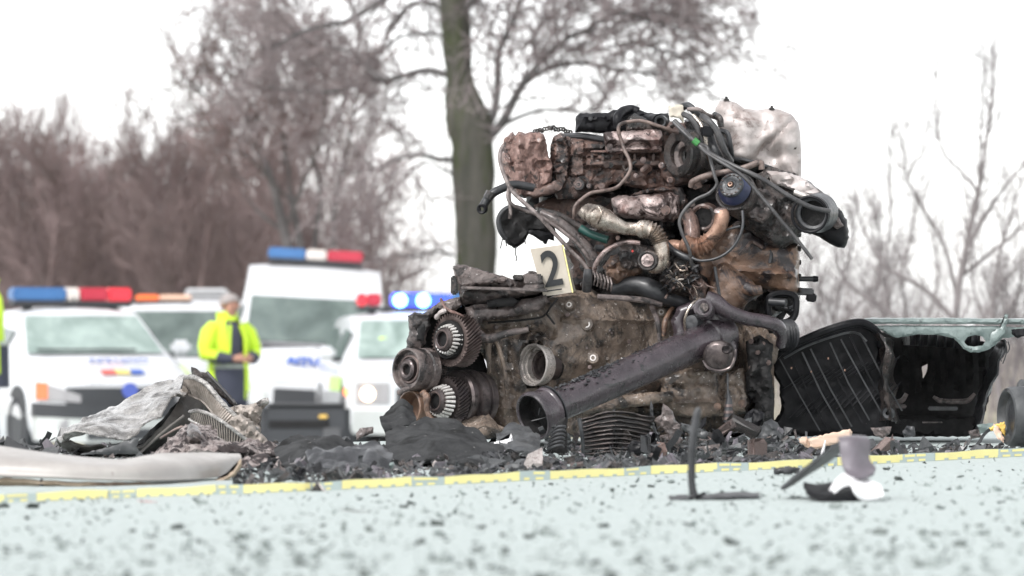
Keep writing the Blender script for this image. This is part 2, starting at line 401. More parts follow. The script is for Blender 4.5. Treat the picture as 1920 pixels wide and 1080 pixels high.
def textmesh(s, size, name, mat, Mx, parent=None, depth=.002, mirror=False, bold=0):
    cu = bpy.data.curves.new('t', 'FONT'); cu.body = s; cu.size = size; cu.extrude = depth; cu.align_x = 'CENTER'; cu.align_y = 'CENTER'; cu.offset = bold
    t = bpy.data.objects.new('t', cu); me = bpy.data.meshes.new_from_object(t)
    V = [v.co.copy() for v in me.vertices]; F = [tuple(p.vertices) for p in me.polygons]
    bpy.data.objects.remove(t); bpy.data.curves.remove(cu); bpy.data.meshes.remove(me)
    if mirror: V = [Vector((-v.x, v.y, v.z)) for v in V]; F = [tuple(reversed(f)) for f in F]
    return obj(name, [Mx@v for v in V], F, mat, parent, smooth=0)
# ------------------------------------------------------------------ the setting: road, verge field
def build_ground():
    m, n, b = newmat('wet_asphalt')
    tc = n.nodes.new('ShaderNodeTexCoord'); co = tc.outputs['Object']
    col = ramp(n, nz(n, co, 60, 8, .7), .35, .65, (.32,.365,.355), (.45,.495,.485))
    mp = n.nodes.new('ShaderNodeMapping'); mp.inputs['Scale'].default_value = (3.2,.8,1); n.links.new(co, mp.inputs[0])
    vo = nz(n, mp.outputs[0], 14, 6, .65, .5); col = mixc(n, ramp(n, vo, .56, .74), col, (.27,.30,.29))
    v2 = nz(n, co, 95, 4, .6, .2); col = mixc(n, ramp(n, v2, .62, .72), col, (.24,.26,.25))
    n.links.new(col, b.inputs['Base Color'])
    mr = n.nodes.new('ShaderNodeMapRange'); mr.inputs[3].default_value = .6; mr.inputs[4].default_value = .9; b.inputs['Specular IOR Level'].default_value = .25
    n.links.new(nz(n, co, 40, 6), mr.inputs[0]); n.links.new(mr.outputs[0], b.inputs['Roughness'])
    bp = n.nodes.new('ShaderNodeBump'); bp.inputs['Strength'].default_value = .6; bp.inputs['Distance'].default_value = .004
    n.links.new(nz(n, co, 130, 8, .7), bp.inputs['Height']); n.links.new(bp.outputs[0], b.inputs['Normal'])
    V, F = [], []
    ys = list(np.linspace(3.5, 13, 150))+list(np.linspace(13.2, 48, 80)); xs = list(np.linspace(-1.8, 2.6, 150))
    xs = [-14,-9,-5,-3,-2.2]+xs+[3.2,4.5,7,11,16]
    for y in ys:
        for x in xs:
            z = gz(x, y) - max(0, abs(x)-9)*.25 + .0012*noise.fractal(Vector((x*30, y*30, 0)), .8, 2, 3)*(1 if y < 14 else 0)
            V.append((x, y, z))
    nx = len(xs)
    for j in range(len(ys)-1):
        for i in range(nx-1): F.append((j*nx+i, j*nx+i+1, (j+1)*nx+i+1, (j+1)*nx+i))
    o = obj('road', V, F, m, smooth=60); tag(o, None, None, kind='structure')
    fm = grime('dry_winter_field', (.22,.20,.15), (.34,.31,.25), (.14,.16,.09), (.5,.65), .3, (.9,1), 0, 0, spec=.1)
    V, F = [], []
    xs = [-900,-300,-120,-60,-30,-14,0,16,30,60,120,300,900]; ys = [-300,-60,0,12,20,30,44,60,90,140,250,500,1200,3500]
    for y in ys:
        for x in xs:
            near = (-30 < x < 30 and -60 <= y < 60)
            z = min(-1.05, -1.05 - .05*noise.noise(Vector((x*.05, y*.05, 0))))
            V.append((x, y, z))
    nx = len(xs)
    for j in range(len(ys)-1):
        for i in range(nx-1): F.append((j*nx+i, j*nx+i+1, (j+1)*nx+i+1, (j+1)*nx+i))
    o = obj('field', V, F, fm); tag(o, None, None, kind='structure')
build_ground()

# ------------------------------------------------------------------ bare trees
def btube(V, F, pts, r0, r1, k):
    n = len(pts); t = (pts[-1]-pts[0]); 
    if t.length < 1e-6: return
    t.normalize(); u = t.orthogonal().normalized(); v = t.cross(u); s = len(V)
    cs = [(math.cos(2*PI*i/k), math.sin(2*PI*i/k)) for i in range(k)]
    for i, p in enumerate(pts):
        r = r0+(r1-r0)*i/(n-1)
        for c, q in cs: V.append(p+u*(c*r)+v*(q*r))
    for i in range(n-1):
        for j in range(k):
            a = s+i*k+j; b = s+i*k+(j+1)%k; F.append((a, b, b+k, a+k))
def grow(V, F, p, d, L, r, lvl, rng, up=.12, nch=(5,4,4,3), ang=(.45,.95), wig=.22, rmin=.003, shrink=.62):
    n = 4 if lvl < 2 else 3
    pts = [p.copy()]; dd = d.copy(); ds = []
    for i in range(n):
        dd = (dd + Vector((rng.gauss(0,wig), rng.gauss(0,wig), rng.gauss(0,wig)+up))).normalized()
        pts.append(pts[-1]+dd*(L/n)); ds.append(dd.copy())
    r1 = max(rmin*.6, r*.42)
    btube(V, F, pts, r, r1, 5 if r > .03 else 3)
    if lvl >= len(nch): return
    for c in range(nch[lvl]):
        t = rng.uniform(.22, 1); i = min(n-1, int(t*n)); q = pts[i].lerp(pts[i+1], t*n-i)
        a = rng.uniform(*ang); ax = ds[i].orthogonal().normalized(); ax.rotate(Matrix.Rotation(rng.uniform(0, 2*PI), 3, ds[i]))
        nd = (ds[i]*math.cos(a)+ax*math.sin(a)).normalized()
        rr = max(rmin, (r+(r1-r)*t)*.55)
        grow(V, F, q, nd, L*rng.uniform(shrink*.75, shrink*1.15), rr, lvl+1, rng, up, nch, ang, wig, rmin, shrink)
def limb_path(V, F, TV, TF, path, D, r0, r1, rng, dens=.035, tl=1.1, nch=(4,4,3), up=.05, depth=.3, rmin=.004, t0=.08):
    """path in pixels at distance D: a limb, with twigs grown along it"""
    s = catmull([(a[0], a[1], D+(a[2] if len(a) > 2 else 0)) for a in path], 5)
    pts = [P(*a) for a in s]; n = len(pts); m = mpp(D)
    rr = [(r0+(r1-r0)*i/(n-1))*m for i in range(n)]
    v, f = tube(pts, rr, 8, caps=True); k = len(V); V += v; F += [tuple(i+k for i in q) for q in f]
    tot = sum((pts[i+1]-pts[i]).length for i in range(n-1)); cnt = int(tot/m*dens)
    for c in range(cnt):
        t = rng.uniform(t0, 1)**.8; i = min(n-2, int(t*(n-1))); q = pts[i].lerp(pts[i+1], t*(n-1)-i)
        ax = (pts[i+1]-pts[i]).normalized(); a = rng.uniform(.4, 1.2)
        o = ax.orthogonal().normalized(); o.rotate(Matrix.Rotation(rng.uniform(0,2*PI), 3, ax))
        d = (ax*math.cos(a)+o*math.sin(a)+Vector((0,0,up*2))).normalized()
        grow(TV, TF, q, d, tl*rng.uniform(.6,1.2)*(1.1-.5*t), max(rmin*2.0, rr[i]*.4), 1, rng, up, (0,)+nch, (.4,1.0), .25, rmin)
def base_z(x, y): return gz(x, y) if y < 48 else -1.05

def big_tree():
    rng = random.Random(5); D = 52; m = mpp(D); bx = (893-960)/FPX*D
    t = thing('roadside_tree', 'tall bare tree with thick mossy trunk rising behind the wrecked engine', 'tree', (bx, D, -1.05))
    path = [(893,905,47),(893,760,43),(893,640,40),(892,500,38),(890,400,39),(889,340,40),(884,260,42),(872,205,38),(862,150,28),(857,80,26),(852,0,26),(846,-90,24),(846,-220,18)]
    s = catmull([(a,b,D,r) for a,b,r in path], 5)
    pts = [P(a[0],a[1],a[2]) for a in s]; rr = [a[3]*m*(1+.05*noise.noise(Vector((i*.7,2,0)))) for i, a in enumerate(s)]
    v, f = tube(pts, rr, 20)
    v = [Vector(q)+Vector((1,0,0))*.03*noise.fractal(Vector(q)*3, .8, 2, 3) for q in v]
    obj('trunk', v, f, 'bark', t, 60)
    TV, TF = [], []
    limbs = [ # path, r0, r1
     ([(905,250),(925,215),(933,160),(935,100),(955,55),(975,0),(990,-60)], 11, 6),
     ([(912,260),(940,232),(962,190),(985,150),(1010,120),(1045,85),(1090,60),(1150,50)], 13, 4),
     ([(985,150),(1030,128),(1080,118),(1130,125),(1190,135),(1250,140)], 7, 2.5),
     ([(1010,120),(1000,70),(1030,30),(1075,5),(1120,-20)], 7, 3),
     ([(940,235),(985,215),(1030,205),(1090,210),(1150,200)], 6, 2),
     ([(840,140),(800,132),(765,140),(725,150),(690,152),(640,168),(580,172),(510,165),(440,168)], 9, 3),
     ([(725,150),(690,130),(665,100),(600,85),(560,70),(500,85)], 6, 2),
     ([(842,70),(800,62),(750,70),(715,95),(700,120)], 5, 3),
     ([(838,20),(800,5),(770,10),(740,40),(720,80),(690,120)], 7, 3),
     ([(838,-60),(780,-40),(700,10),(650,40),(620,45),(560,62),(520,85),(490,90)], 10, 3),
     ([(856,300),(820,298),(785,290),(745,298),(715,315),(690,320)], 7, 2),
     ([(856,330),(830,318),(800,305),(770,320),(740,350)], 4, 1.5),
     ([(870,20),(900,-10),(960,-60),(1050,-90)], 10, 4),
     ([(1010,-60),(1080,-20),(1150,15),(1220,40),(1290,60)], 7, 2.5),
     ([(990,-80),(1090,-70),(1190,-30),(1270,0),(1330,20)], 8, 2.5),
     ([(1045,85),(1110,95),(1180,80),(1240,95),(1300,110)], 5, 2),
     ([(1090,60),(1150,30),(1210,20),(1280,30),(1330,60)], 4, 1.5),
     ([(852,480),(820,470),(780,480),(740,478),(700,490)], 4, 1.5),
    ]
    for i, (p, a, b) in enumerate(limbs):
        k = rng.uniform(-2.0, 2.0); n = len(p); LV, LF = [], []
        p = [(q[0], q[1], k*j/n) for j, q in enumerate(p)]
        limb_path(LV, LF, TV, TF, p, D, a*.8, b*.75, rng, dens=.046, tl=1.3, nch=(3,3,2), up=.02, rmin=.008)
        obj('limb', LV, LF, 'limb', t)
    obj('crown', TV, TF, 'twig', t, 0)
big_tree()

def mid_tree():
    rng = random.Random(11); D = 66
    t = thing('multi_stemmed_tree', 'bare multi-stemmed tree with leaning dark stems behind the tall police van', 'tree', ((560-960)/FPX*D, D, -1.05))
    LV, LF, TV, TF = [], [], [], []
    base = [(560,640),(560,500)]
    stems = [([(555,640),(550,520),(535,440),(515,360),(495,300),(475,250),(450,200),(420,165),(385,130)], 15, 3),
             ([(570,640),(566,500),(560,440),(548,380),(540,320),(530,250),(520,180),(500,110),(480,50)], 11, 3),
             ([(500,320),(470,270),(430,250),(380,245),(330,215)], 5, 2), ([(548,380),(500,330),(460,290),(420,280)], 4, 2),
             ([(625,640),(625,440),(628,380),(640,330),(655,260),(665,200),(680,150)], 7, 2),
             ([(590,640),(590,460),(600,380),(595,320),(570,240),(575,160),(560,90)], 6, 2),
             ([(540,440),(500,410),(470,380),(450,330),(400,300)], 5, 2),
             ([(535,430),(570,340),(600,260),(610,170),(600,100)], 5, 2), ([(475,250),(480,180),(440,110),(430,60)], 4, 1.5), ([(450,200),(400,190),(350,150),(320,120)],4,1.5)]
    for p, a, b in stems:
        k = rng.uniform(-2, 2); n = len(p); LV, LF = [], []
        limb_path(LV, LF, TV, TF, [(q[0], q[1], k*j/n) for j, q in enumerate(p)], D, a*.8, b*.75, rng, dens=.045, tl=1.2, nch=(3,3,2), up=.12, rmin=.009, t0=.3)
        obj('stem', LV, LF, 'limb', t)
    obj('crown', TV, TF, 'twig_wood', t, 0)
mid_tree()

def woods():
    protos = []
    for s in range(5):
        rng = random.Random(40+s); LV, LF, TV, TF = [], [], [], []
        ns = rng.randint(2, 3)
        for k in range(ns):
            d = Vector((rng.uniform(-.28,.28), rng.uniform(-.2,.2), 1)).normalized()
            H = rng.uniform(3.6, 4.4); p = Vector((0,0,0)); pts = [p.copy()]
            for i in range(6):
                d = (d+Vector((rng.gauss(0,.09), rng.gauss(0,.09), .10))).normalized(); p = p+d*(H/6); pts.append(p.copy())
            btube(LV, LF, pts, .085, .02, 6)
            for c in range(13):
                tt = rng.uniform(.12, 1); i = min(5, int(tt*6)); q = pts[i].lerp(pts[i+1], tt*6-i); a = rng.uniform(.35,.9)
                az = rng.uniform(0, 2*PI); dd = Vector((math.cos(az)*math.sin(a), math.sin(az)*math.sin(a), math.cos(a)))
                grow(TV, TF, q, dd, rng.uniform(1.1,1.8)*(1.2-.45*tt), .03, 1, rng, .14, (0,4,3,2), (.3,.8), .16, .010, .66)
        protos.append((LV, LF, TV, TF))
    spots = [(-10,92,7.6,0),(48,97,7.4,1),(95,88,6.6,2),(150,100,6.9,3),(205,90,6.3,4),(258,96,6.6,0),(312,86,6.8,1),(352,98,7.2,2),
             (405,88,6.2,3),(455,101,7.0,4),(505,92,8.0,0),(28,108,7.0,3),(180,112,7.0,1),(345,115,7.6,0),(-60,100,8.2,2),(700,104,6.5,2),(640,96,7.0,4)]
    descr = ['with reddish twigs at the picture edge','with upright twigs just in from the edge','with low spreading crown','with dense brown crown','with short crown above the orange light bar','with a forked crown','with slender grey stems','with tall arching twigs',
             'with crowded upright stems','standing behind the multi-stemmed tree','with crown reaching past the police van','half hidden behind its neighbours','standing back behind the white van','faint in the depth of the copse','farthest to the left','with thin pale crown beside the mossy trunk','with loose crown behind the tall police van']
    first = {}
    for i, (px, D, H, k) in enumerate(spots):
        x = (px-960)/FPX*D
        if k not in first:
            t = thing('bare_tree', 'x', 'tree', (0,0,0), 'bare trees of the copse on the left')
            obj('trunk', protos[k][0], protos[k][1], 'twig_wood', t); obj('crown', protos[k][2], protos[k][3], 'twig_wood', t, 0)
            first[k] = t
        else: t = copy_tree(first[k])
        t.location = (x, D, -1.05); s = H/6.0; t.scale = (s*.95, s*.95, s); t.rotation_euler = (0, 0, i*1.7)
        t['label'] = 'bare tree of the left copse, ' + descr[i]
    # far brush that reads as one mass
    rng = random.Random(77); V, F = [], []
    for i in range(4400):
        D = rng.uniform(104, 132); px = rng.uniform(-120, 640 if rng.random() < .8 else 860) if i < 3000 else rng.uniform(-1100, -120); x = (px-960)/FPX*D
        H = rng.uniform(2.2, 5.0)*(1 if px < 560 else .55)*(1 if px > -120 else 1.35)
        p = Vector((x, D, -1.1)); d = Vector((rng.gauss(0,.16), rng.gauss(0,.1), 1)).normalized()
        grow(V, F, p, d, H, .028, 3, rng, .05, (0,0,0,4), (.2,.6), .10, .012, .5)
    o = obj('distant_woods', V, F, 'twig_wood', None, 0); tag(o, 'mass of far bare brown woodland behind the police vehicles', None, kind='stuff')
woods()

def saplings():
    rng = random.Random(21)
    def sap(name, label, base, D, stems, dens=.03, tl=.34, up=.2):
        x = (base-960)/FPX*D
        t = thing(name, label, 'shrub', (x, D, base_z(x, D)), 'bare shrubs on the right')
        LV, LF, TV, TF = [], [], [], []
        for p, a, b in stems:
            k = rng.uniform(-.6,.6); n = len(p); LV, LF = [], []
            limb_path(LV, LF, TV, TF, [(q[0], q[1], k*j/n) for j, q in enumerate(p)], D, a, b, rng, dens=dens, tl=tl, nch=(2,2), up=up, rmin=.0022, t0=.15)
            obj('stem', LV, LF, 'twig_pale', t)
        obj('crown', TV, TF, 'twig_pale', t, 0)
    g = ground_row(36)+120
    sap('bare_shrub', 'largest bare pale shrub with whip-like shoots above the black panel', 1785, 36,
        [([(1780,g),(1785,700),(1795,560),(1810,470),(1835,360),(1850,260),(1862,170),(1862,90)], 8, 1.2),
         ([(1810,470),(1850,400),(1900,330),(1930,300),(1960,270)], 4, 1), ([(1795,560),(1770,460),(1725,380),(1700,330),(1690,260)], 4, 1),
         ([(1835,360),(1800,320),(1765,280),(1755,190),(1755,100)], 3, .9), ([(1790,600),(1730,540),(1660,500),(1620,430),(1600,360)], 5, 1),
         ([(1835,370),(1838,260),(1842,170),(1845,110)], 2.6, .9), ([(1800,520),(1850,480),(1900,440),(1950,380)], 4, 1),
         ([(1785,650),(1840,600),(1890,520),(1940,470)], 4, 1), ([(1785,680),(1720,620),(1640,570),(1580,520),(1560,430),(1535,370)], 5, 1),
         ([(1660,500),(1670,400),(1668,300),(1672,240)], 2.4, .8), ([(1700,330),(1720,300),(1760,250)],2,.8)], .09, .42)
    sap('bare_shrub', 'low bare shrub with fine twigs just right of the engine', 1560, 40,
        [([(1560,g),(1560,700),(1565,600),(1580,520),(1600,450),(1590,380)], 5, 1), ([(1562,640),(1530,560),(1510,500),(1520,420)], 3, 1),
         ([(1562,620),(1620,560),(1660,520),(1690,480)], 3, 1), ([(1530,g),(1520,650),(1540,560),(1530,480)], 3, 1), ([(1600,g),(1610,650),(1640,560),(1650,470),(1640,400)], 3, 1)], .13, .45)
    sap('bare_shrub', 'bare shrub with crossing stems at the right picture edge', 1890, 33,
        [([(1880,g),(1872,720),(1862,600),(1870,500),(1890,420),(1915,340)], 6, 1), ([(1890,g),(1900,720),(1915,620),(1940,540)], 5, 1), ([(1868,640),(1830,560),(1820,480),(1830,420)], 3, 1),
         ([(1850,g),(1830,720),(1870,640),(1905,560),(1925,470)], 4, 1), ([(1925,g),(1925,700),(1890,600),(1880,520)], 4, 1)], .10, .40)
    sap('bare_shrub', 'pale bare shrub with upright stems behind the middle of the black panel', 1690, 44,
        [([(1690,g),(1690,700),(1700,600),(1690,520),(1710,440),(1720,380)], 5, 1), ([(1640,g),(1650,640),(1665,560),(1650,480)], 4, 1), ([(1740,g),(1735,680),(1740,600),(1760,520),(1750,440)], 4, 1),
         ([(1690,640),(1640,600),(1600,590),(1560,560)], 3, 1)], .12, .5)
    V, F = [], []
    for i in range(330):
        D = rng.uniform(60, 90); px = rng.uniform(1380, 2060); x = (px-960)/FPX*D
        p = Vector((x, D, -1.1)); d = Vector((rng.gauss(0,.2), rng.gauss(0,.1), 1)).normalized()
        grow(V, F, p, d, rng.uniform(1.0, 2.3), .016, 3, rng, .05, (0,0,0,4), (.2,.6), .12, .007, .5)
    o = obj('distant_thicket', V, F, 'twig_pale', None, 0); tag(o, 'pale tangle of far bare brushwood behind the black panel', None, kind='stuff')
saplings()
# ------------------------------------------------------------------ vehicles and people behind
def car(name, label, loc, rz, hw, L, zb, zg, yc, zc, yr, zr, ye, rw, paint='white_paint', bowk=.28, rr=.33, yw=.85, wb=2.6, tilt=0, boxy=False, glass='glass_pale', side_glass=True, dome=0):
    loc = Vector(loc); t = thing(name, label, 'car' if name != 'police_van' and name != 'white_van' else 'van', loc)
    bow = lambda x, y: bowk*(min(1, abs(x)/hw))**3*max(0, 1-y/1.3)
    def prof(w, zs, zt, w4, w5, z5, crown):
        return [(w*.93, zb), (w, zb+.14), (w*1.01, (zb+zs)/2), (w*.985, zs), (w4, zt), (w5, z5), (w5*.55, z5+crown*.75), (0, z5+crown)]
    st = [(0.0, prof(hw*.97, zg-.10, zg-.03, hw*.90, hw*.72, zg, .03)), (.12, prof(hw*.99, zg-.07, zg+.0, hw*.92, hw*.74, zg+.03, .03)),
          (yc*.55, prof(hw, zg+.03, zg+(zc-zg)*.55, hw*.93, hw*.75, zg+(zc-zg)*.65, .03)),
          (yc, prof(hw, zc-.08, zc-.01, hw*.93, hw*.80, zc+.005, .02))]
    for k in (.25, .5, .75, 1):
        y = yc+(yr-yc)*k; ww = hw*.86+(rw-hw*.86)*k
        st.append((y, prof(hw, zc-.06, zc, hw*.95, ww, zc+(zr-.04-zc)*k, .02+.03*k)))
    if dome: st += [(yr+.10, prof(hw, zc-.06, zc, hw*.95, rw*1.01, zr+dome*.35, .05)), (yr+.42, prof(hw, zc-.06, zc, hw*.95, rw*1.0, zr+dome*.95, .05))]; zr += dome
    else: st += [(yr+.12, prof(hw, zc-.06, zc, hw*.95, rw*1.01, zr-.015, .05))]
    st += [((yr+ye)/2, prof(hw, zc-.06, zc, hw*.95, rw*1.02, zr, .05)), (ye, prof(hw, zc-.06, zc, hw*.95, rw, zr-.03, .04))]
    if boxy: st += [(L, prof(hw*.97, zc-.06, zc, hw*.93, rw*.95, zr-.10, .03))]
    else: st += [(ye+(L-ye)*.45, prof(hw, zc-.06, zc-.01, hw*.9, hw*.7, zc+.05, .02)), (L-.1, prof(hw*.97, zc-.08, zc-.04, hw*.88, hw*.7, zc, .02)), (L, prof(hw*.9, zc-.2, zc-.15, hw*.85, hw*.7, zc-.1, .01))]
    V, F = [], []; m = 15
    for y, p in st:
        full = [(-a, b) for a, b in p[:-1]] + [p[-1]] + [(a, b) for a, b in reversed(p[:-1])]
        for x, z in full: V.append(loc+Vector((x, y+bow(x, y), z)))
    for i in range(len(st)-1):
        for j in range(m-1): a = i*m+j; F.append((a, a+m, a+m+1, a+1))
    F.append(tuple(range((len(st)-1)*m, len(st)*m))[::-1])
    # front face grid
    s0 = len(V); xf = np.linspace(-1, 1, 13); p0 = st[0][1]
    zl = [p0[0], p0[1], p0[2], p0[3], p0[4], p0[5]]
    for (wx, z) in zl:
        for u in xf: x = wx*u; V.append(loc+Vector((x, bow(x, 0), z+(.03*(1-abs(u)) if z == p0[5][1] else 0))))
    for i in range(5):
        for j in range(12): a = s0+i*13+j; F.append((a, a+13, a+14, a+1)[::-1])
    body = obj('body', V, F, paint, t, 50)
    def fpanel(nm, xs, lo, hi, mat, off=.012, th=.03, par=None):
        n = 14; X = np.linspace(xs[0], xs[-1], n); lo = np.interp(X, xs, lo) if hasattr(lo, '__len__') else np.full(n, lo); hi = np.interp(X, xs, hi) if hasattr(hi, '__len__') else np.full(n, hi)
        V, F = [], []
        for k, (x, a, b) in enumerate(zip(X, lo, hi)):
            y = bow(x, 0)-off
            V += [loc+Vector((x, y, a)), loc+Vector((x, y, b)), loc+Vector((x, y+th+off, b)), loc+Vector((x, y+th+off, a))]
        for k in range(n-1):
            for q in range(4): F.append((k*4+q, (k+1)*4+q, (k+1)*4+(q+1)%4, k*4+(q+1)%4)[::-1])
        F.append((0,1,2,3)); F.append(tuple((n-1)*4+q for q in (3,2,1,0)))
        return obj(nm, V, F, mat, par or t, 40)
    # windscreen
    zr -= dome
    V, F = [], []; nu, nv = 9, 5
    for j in range(nv):
        k = .05+.86*j/(nv-1); y = yc+(yr-yc)*k; ww = (hw*.86+(rw-hw*.86)*k)*.93; z = zc+(zr-.04-zc)*k
        for i in range(nu):
            u = -1+2*i/(nu-1); V.append(loc+Vector((u*ww, y-.035+.03*u*u, z+.03)))
    for j in range(nv-1):
        for i in range(nu-1): a = j*nu+i; F.append((a, a+1, a+nu+1, a+nu))
    obj('windscreen', V, F, glass, t, 60)
    if side_glass:
        for s in (-1, 1):
            segs = [(yc+.45, yr+.75), (yr+.85, ye-.05)]
            for a, b in segs:
                ztop = zr-.13; V = []
                for y in (a, b):
                    kk = min(1, max(0, (y-yc)/(yr-yc))); zt = min(ztop, zc+(zr-.04-zc)*kk-.05); ww = hw*.955
                    for z in (zc+.04, max(zt, zc+.07)):
                        f = (z-zc)/(zr-.04-zc); V.append(loc+Vector((s*(ww+(rw*1.01-ww)*f+.012), y, z)))
                obj('side_window', V+[q-Vector((s*.01,0,0)) for q in V], [(0,1,3,2),(4,6,7,5),(0,2,6,4),(1,5,7,3),(0,4,5,1),(2,3,7,6)], 'glass_dark', t, 0)
    for s in (-1, 1):
        for y in (yw, yw+wb):
            x = s*(hw-.11)
            arch = obj('wheel_arch', *lathe(loc+Vector((s*(hw+.004),y,rr+.02)), (-s,0,0), [(0,.001),(0,rr+.07),(.25,rr+.07),(.25,.001)], 28), 'body_black', t)
            wh = obj('wheel', *lathe(loc+Vector((s*(hw+.012),y,rr)), (-s,0,0), [(0.02,rr*.66),(0,rr*.72),(0,rr*.93),(.03,rr),(.19,rr),(.21,rr*.9),(.21,.05)], 28), 'tyre', t)
            obj('rim', *lathe(loc+Vector((s*(hw+.01),y,rr)), (-s,0,0), [(.02,.001),(.01,rr*.2),(.03,rr*.3),(.015,rr*.64),(.05,rr*.66),(.12,rr*.66),(.12,.001)], 20), 'rim', wh)
    for s in (-1, 1):
        mi = obj('mirror', *box(loc+Vector((s*(hw+.12), yc+.42, zc+.10)), (.20,.12,.15), None, .04), paint, t)
        obj('mirror_arm', *box(loc+Vector((s*(hw+.0), yc+.44, zc+.03)), (.10,.05,.05), None, .01), 'body_black', t)
    return t, fpanel, bow, loc
def lightbar(t, c, wd, ht, mods, dp=.26, rot=0):
    b = obj('light_bar', *box(Vector(c)+Vector((0,0,.025)), (wd,dp,.05), None, .015), 'body_black', t)
    for s in (-1, 1): obj('foot', *box(Vector(c)+Vector((s*wd*.36,0,-.03)), (.08,.10,.08), None, .01), 'body_black', b)
    for nm, a, e, mat in mods:
        x0 = -wd/2+wd*a; x1 = -wd/2+wd*e
        obj(nm, *box(Vector(c)+Vector(((x0+x1)/2,0,.055+ht/2)), (x1-x0-.002,dp*.94,ht), None, .022), mat, b)
    return b
def FR(px, py, D, cx, gy): m = D/FPX; return ((px-cx)*m, (gy-py)*m)
def wheelz(x, y): return gz(x, y)

def build_vehicles():
    # nearest saloon, left
    D = 39.5; cx = 243; x = (cx-960)/FPX*D; z = gz(x, D)
    t, fp, bow, loc = car('police_saloon', 'white police saloon behind the crumpled sheet, with blue, white and red roof lights', (x, D, z), 0, .87, 4.25, .18, .70, 1.12, .97, 1.72, 1.43, 3.1, .60, bowk=.26, rr=.31)
    fp('grille', (-.60,.60), .50, .69, 'body_black', .014)
    fp('bumper_upper', (-.88,-.5,.5,.88), (.42,.40,.40,.42), (.55,.525,.525,.55), 'body_black', .05, .05)
    fp('bumper_lower', (-.86,-.5,.5,.86), (.20,.17,.17,.20), (.44,.415,.415,.44), 'silver_paint', .045, .05)
    fp('air_intake', (-.42,.42), .20, .30, 'body_black', .055)
    for s in (-1, 1):
        h = fp('headlight', sorted((s*.47, s*.84)), (.58,.55) if s < 0 else (.55,.58), (.75,.62) if s < 0 else (.62,.75), 'lens_clear', .016)
        fp('indicator', sorted((s*.76, s*.85)), .58, .74, 'orange_lens', .022, .03, h)
        fr = Vector((s*.60, bow(.6,0)-.05, .32)); obj('fog_lamp', *lathe(loc+fr, (0,1,0), [(0,.001),(0,.07),(.03,.075),(.05,.075),(.05,.001)], 16), 'lens_clear', t)
    obj('emblem', *lathe(loc+Vector((0,-.035,.66)), (0,1,0), [(0,.001),(0,.075),(.02,.08),(.03,.001)], 16), 'emblem_blue', t)
    for k, mt in enumerate(('mark_red','mark_yellow','mark_blue')):
        obj('bonnet_stripe', *box(loc+Vector((-.11+.14*k, .33, .84)), (.138,.13,.008), (math.radians(17),0,0)), mt, t)
    textmesh('POLIŢIA', .17, 'lettering', 'mark_blue', Matrix.Translation(loc+Vector((.10,.72,.95)))@Matrix.Rotation(math.radians(10),4,'X'), t, .002, mirror=True, bold=.004)
    obj('wiper', *box(loc+Vector((-.1,1.10,1.05)), (1.0,.02,.02), None, .004), 'body_black', t)
    obj('aerial', *tube([loc+Vector((0,1.85,1.45)), loc+Vector((0,1.95,1.60))], .008, 5), 'body_black', t)
    lightbar(t, loc+Vector((0,2.05,1.475)), 1.22, .135, [('blue_dome',0,.45,'blue_lens'),('white_dome',.45,.56,'white_lens'),('red_dome',.56,.80,'red_lens'),('red_lamp',.80,1,'red_lit')])
    t.rotation_euler = (0, 0, math.radians(22))
    # white van with amber bar behind it
    D = 58; cx = 345; x = (cx-960)/FPX*D; z = gz(x, D)
    t, fp, bow, loc = car('white_van', 'white van with orange and pale roof lights parked behind the police saloon', (x, D, z), 0, .90, 4.7, .25, .82, .75, 1.0, 1.35, 1.78, 4.5, .78, boxy=True, glass='glass_dark', rr=.33)
    fp('grille', (-.5,.5), .60, .74, 'body_black', .014); fp('bumper', (-.92,-.5,.5,.92), .25, .6, 'body_black', .04, .05)
    for s in (-1,1): fp('headlight', sorted((s*.55, s*.88)), .58, .80, 'lens_clear', .016)
    lightbar(t, loc+Vector((-.17,1.6,1.80)), .80, .08, [('amber_dome',0,.42,'amber'),('pale_dome',.42,1,'peach_lens')])
    t.rotation_euler = (0, 0, math.radians(9))
    # another van roof with an air vent box
    D = 66; cx = 372; x = (cx-960)/FPX*D; z = gz(x, D)
    t, fp, bow, loc = car('white_van', 'white van whose grey roof vent shows above the standing officer', (x, D, z), 0, .96, 5.2, .25, .9, .8, 1.15, 1.4, 1.90, 5.0, .86, boxy=True, glass='glass_dark', rr=.34)
    fp('grille', (-.5,.5), .65, .82, 'body_black', .014); fp('bumper', (-.92,-.5,.5,.92), .25, .6, 'body_black', .04, .05)
    v = obj('roof_vent', *box(loc+Vector((0,1.9,2.04)), (.66,.7,.18), None, .03), 'white_paint', t)
    for k in range(13): obj('slat', *box(loc+Vector((-.27+.045*k,1.545,2.04)), (.02,.015,.11)), 'rim', v)
    # tall police van
    D = 49; cx = 574; x = (cx-960)/FPX*D; z = gz(x, D)
    t, fp, bow, loc = car('police_van', 'tall white police van with blue, white and red roof lights behind the standing officer', (x, D, z), 0, .99, 5.4, .16, .76, .85, 1.20, 1.38, 1.86, 5.2, .80, boxy=True, glass='glass_dark', rr=.34, bowk=.30, dome=.32)
    fp('grille', (-.42,.42), .52, .70, 'body_black', .014)
    fp('bumper', (-.99,-.5,.5,.99), (.12,.08,.08,.12), (.48,.48,.48,.48), 'body_black', .06, .06)
    for s in (-1, 1):
        fp('headlight', sorted((s*.50, s*.93)), (.50,.50), (.86,.66) if s < 0 else (.66,.86), 'silver_paint', .016)
        fp('fog_lamp', sorted((s*.24, s*.34)), .30, .37, 'lens_clear', .065)
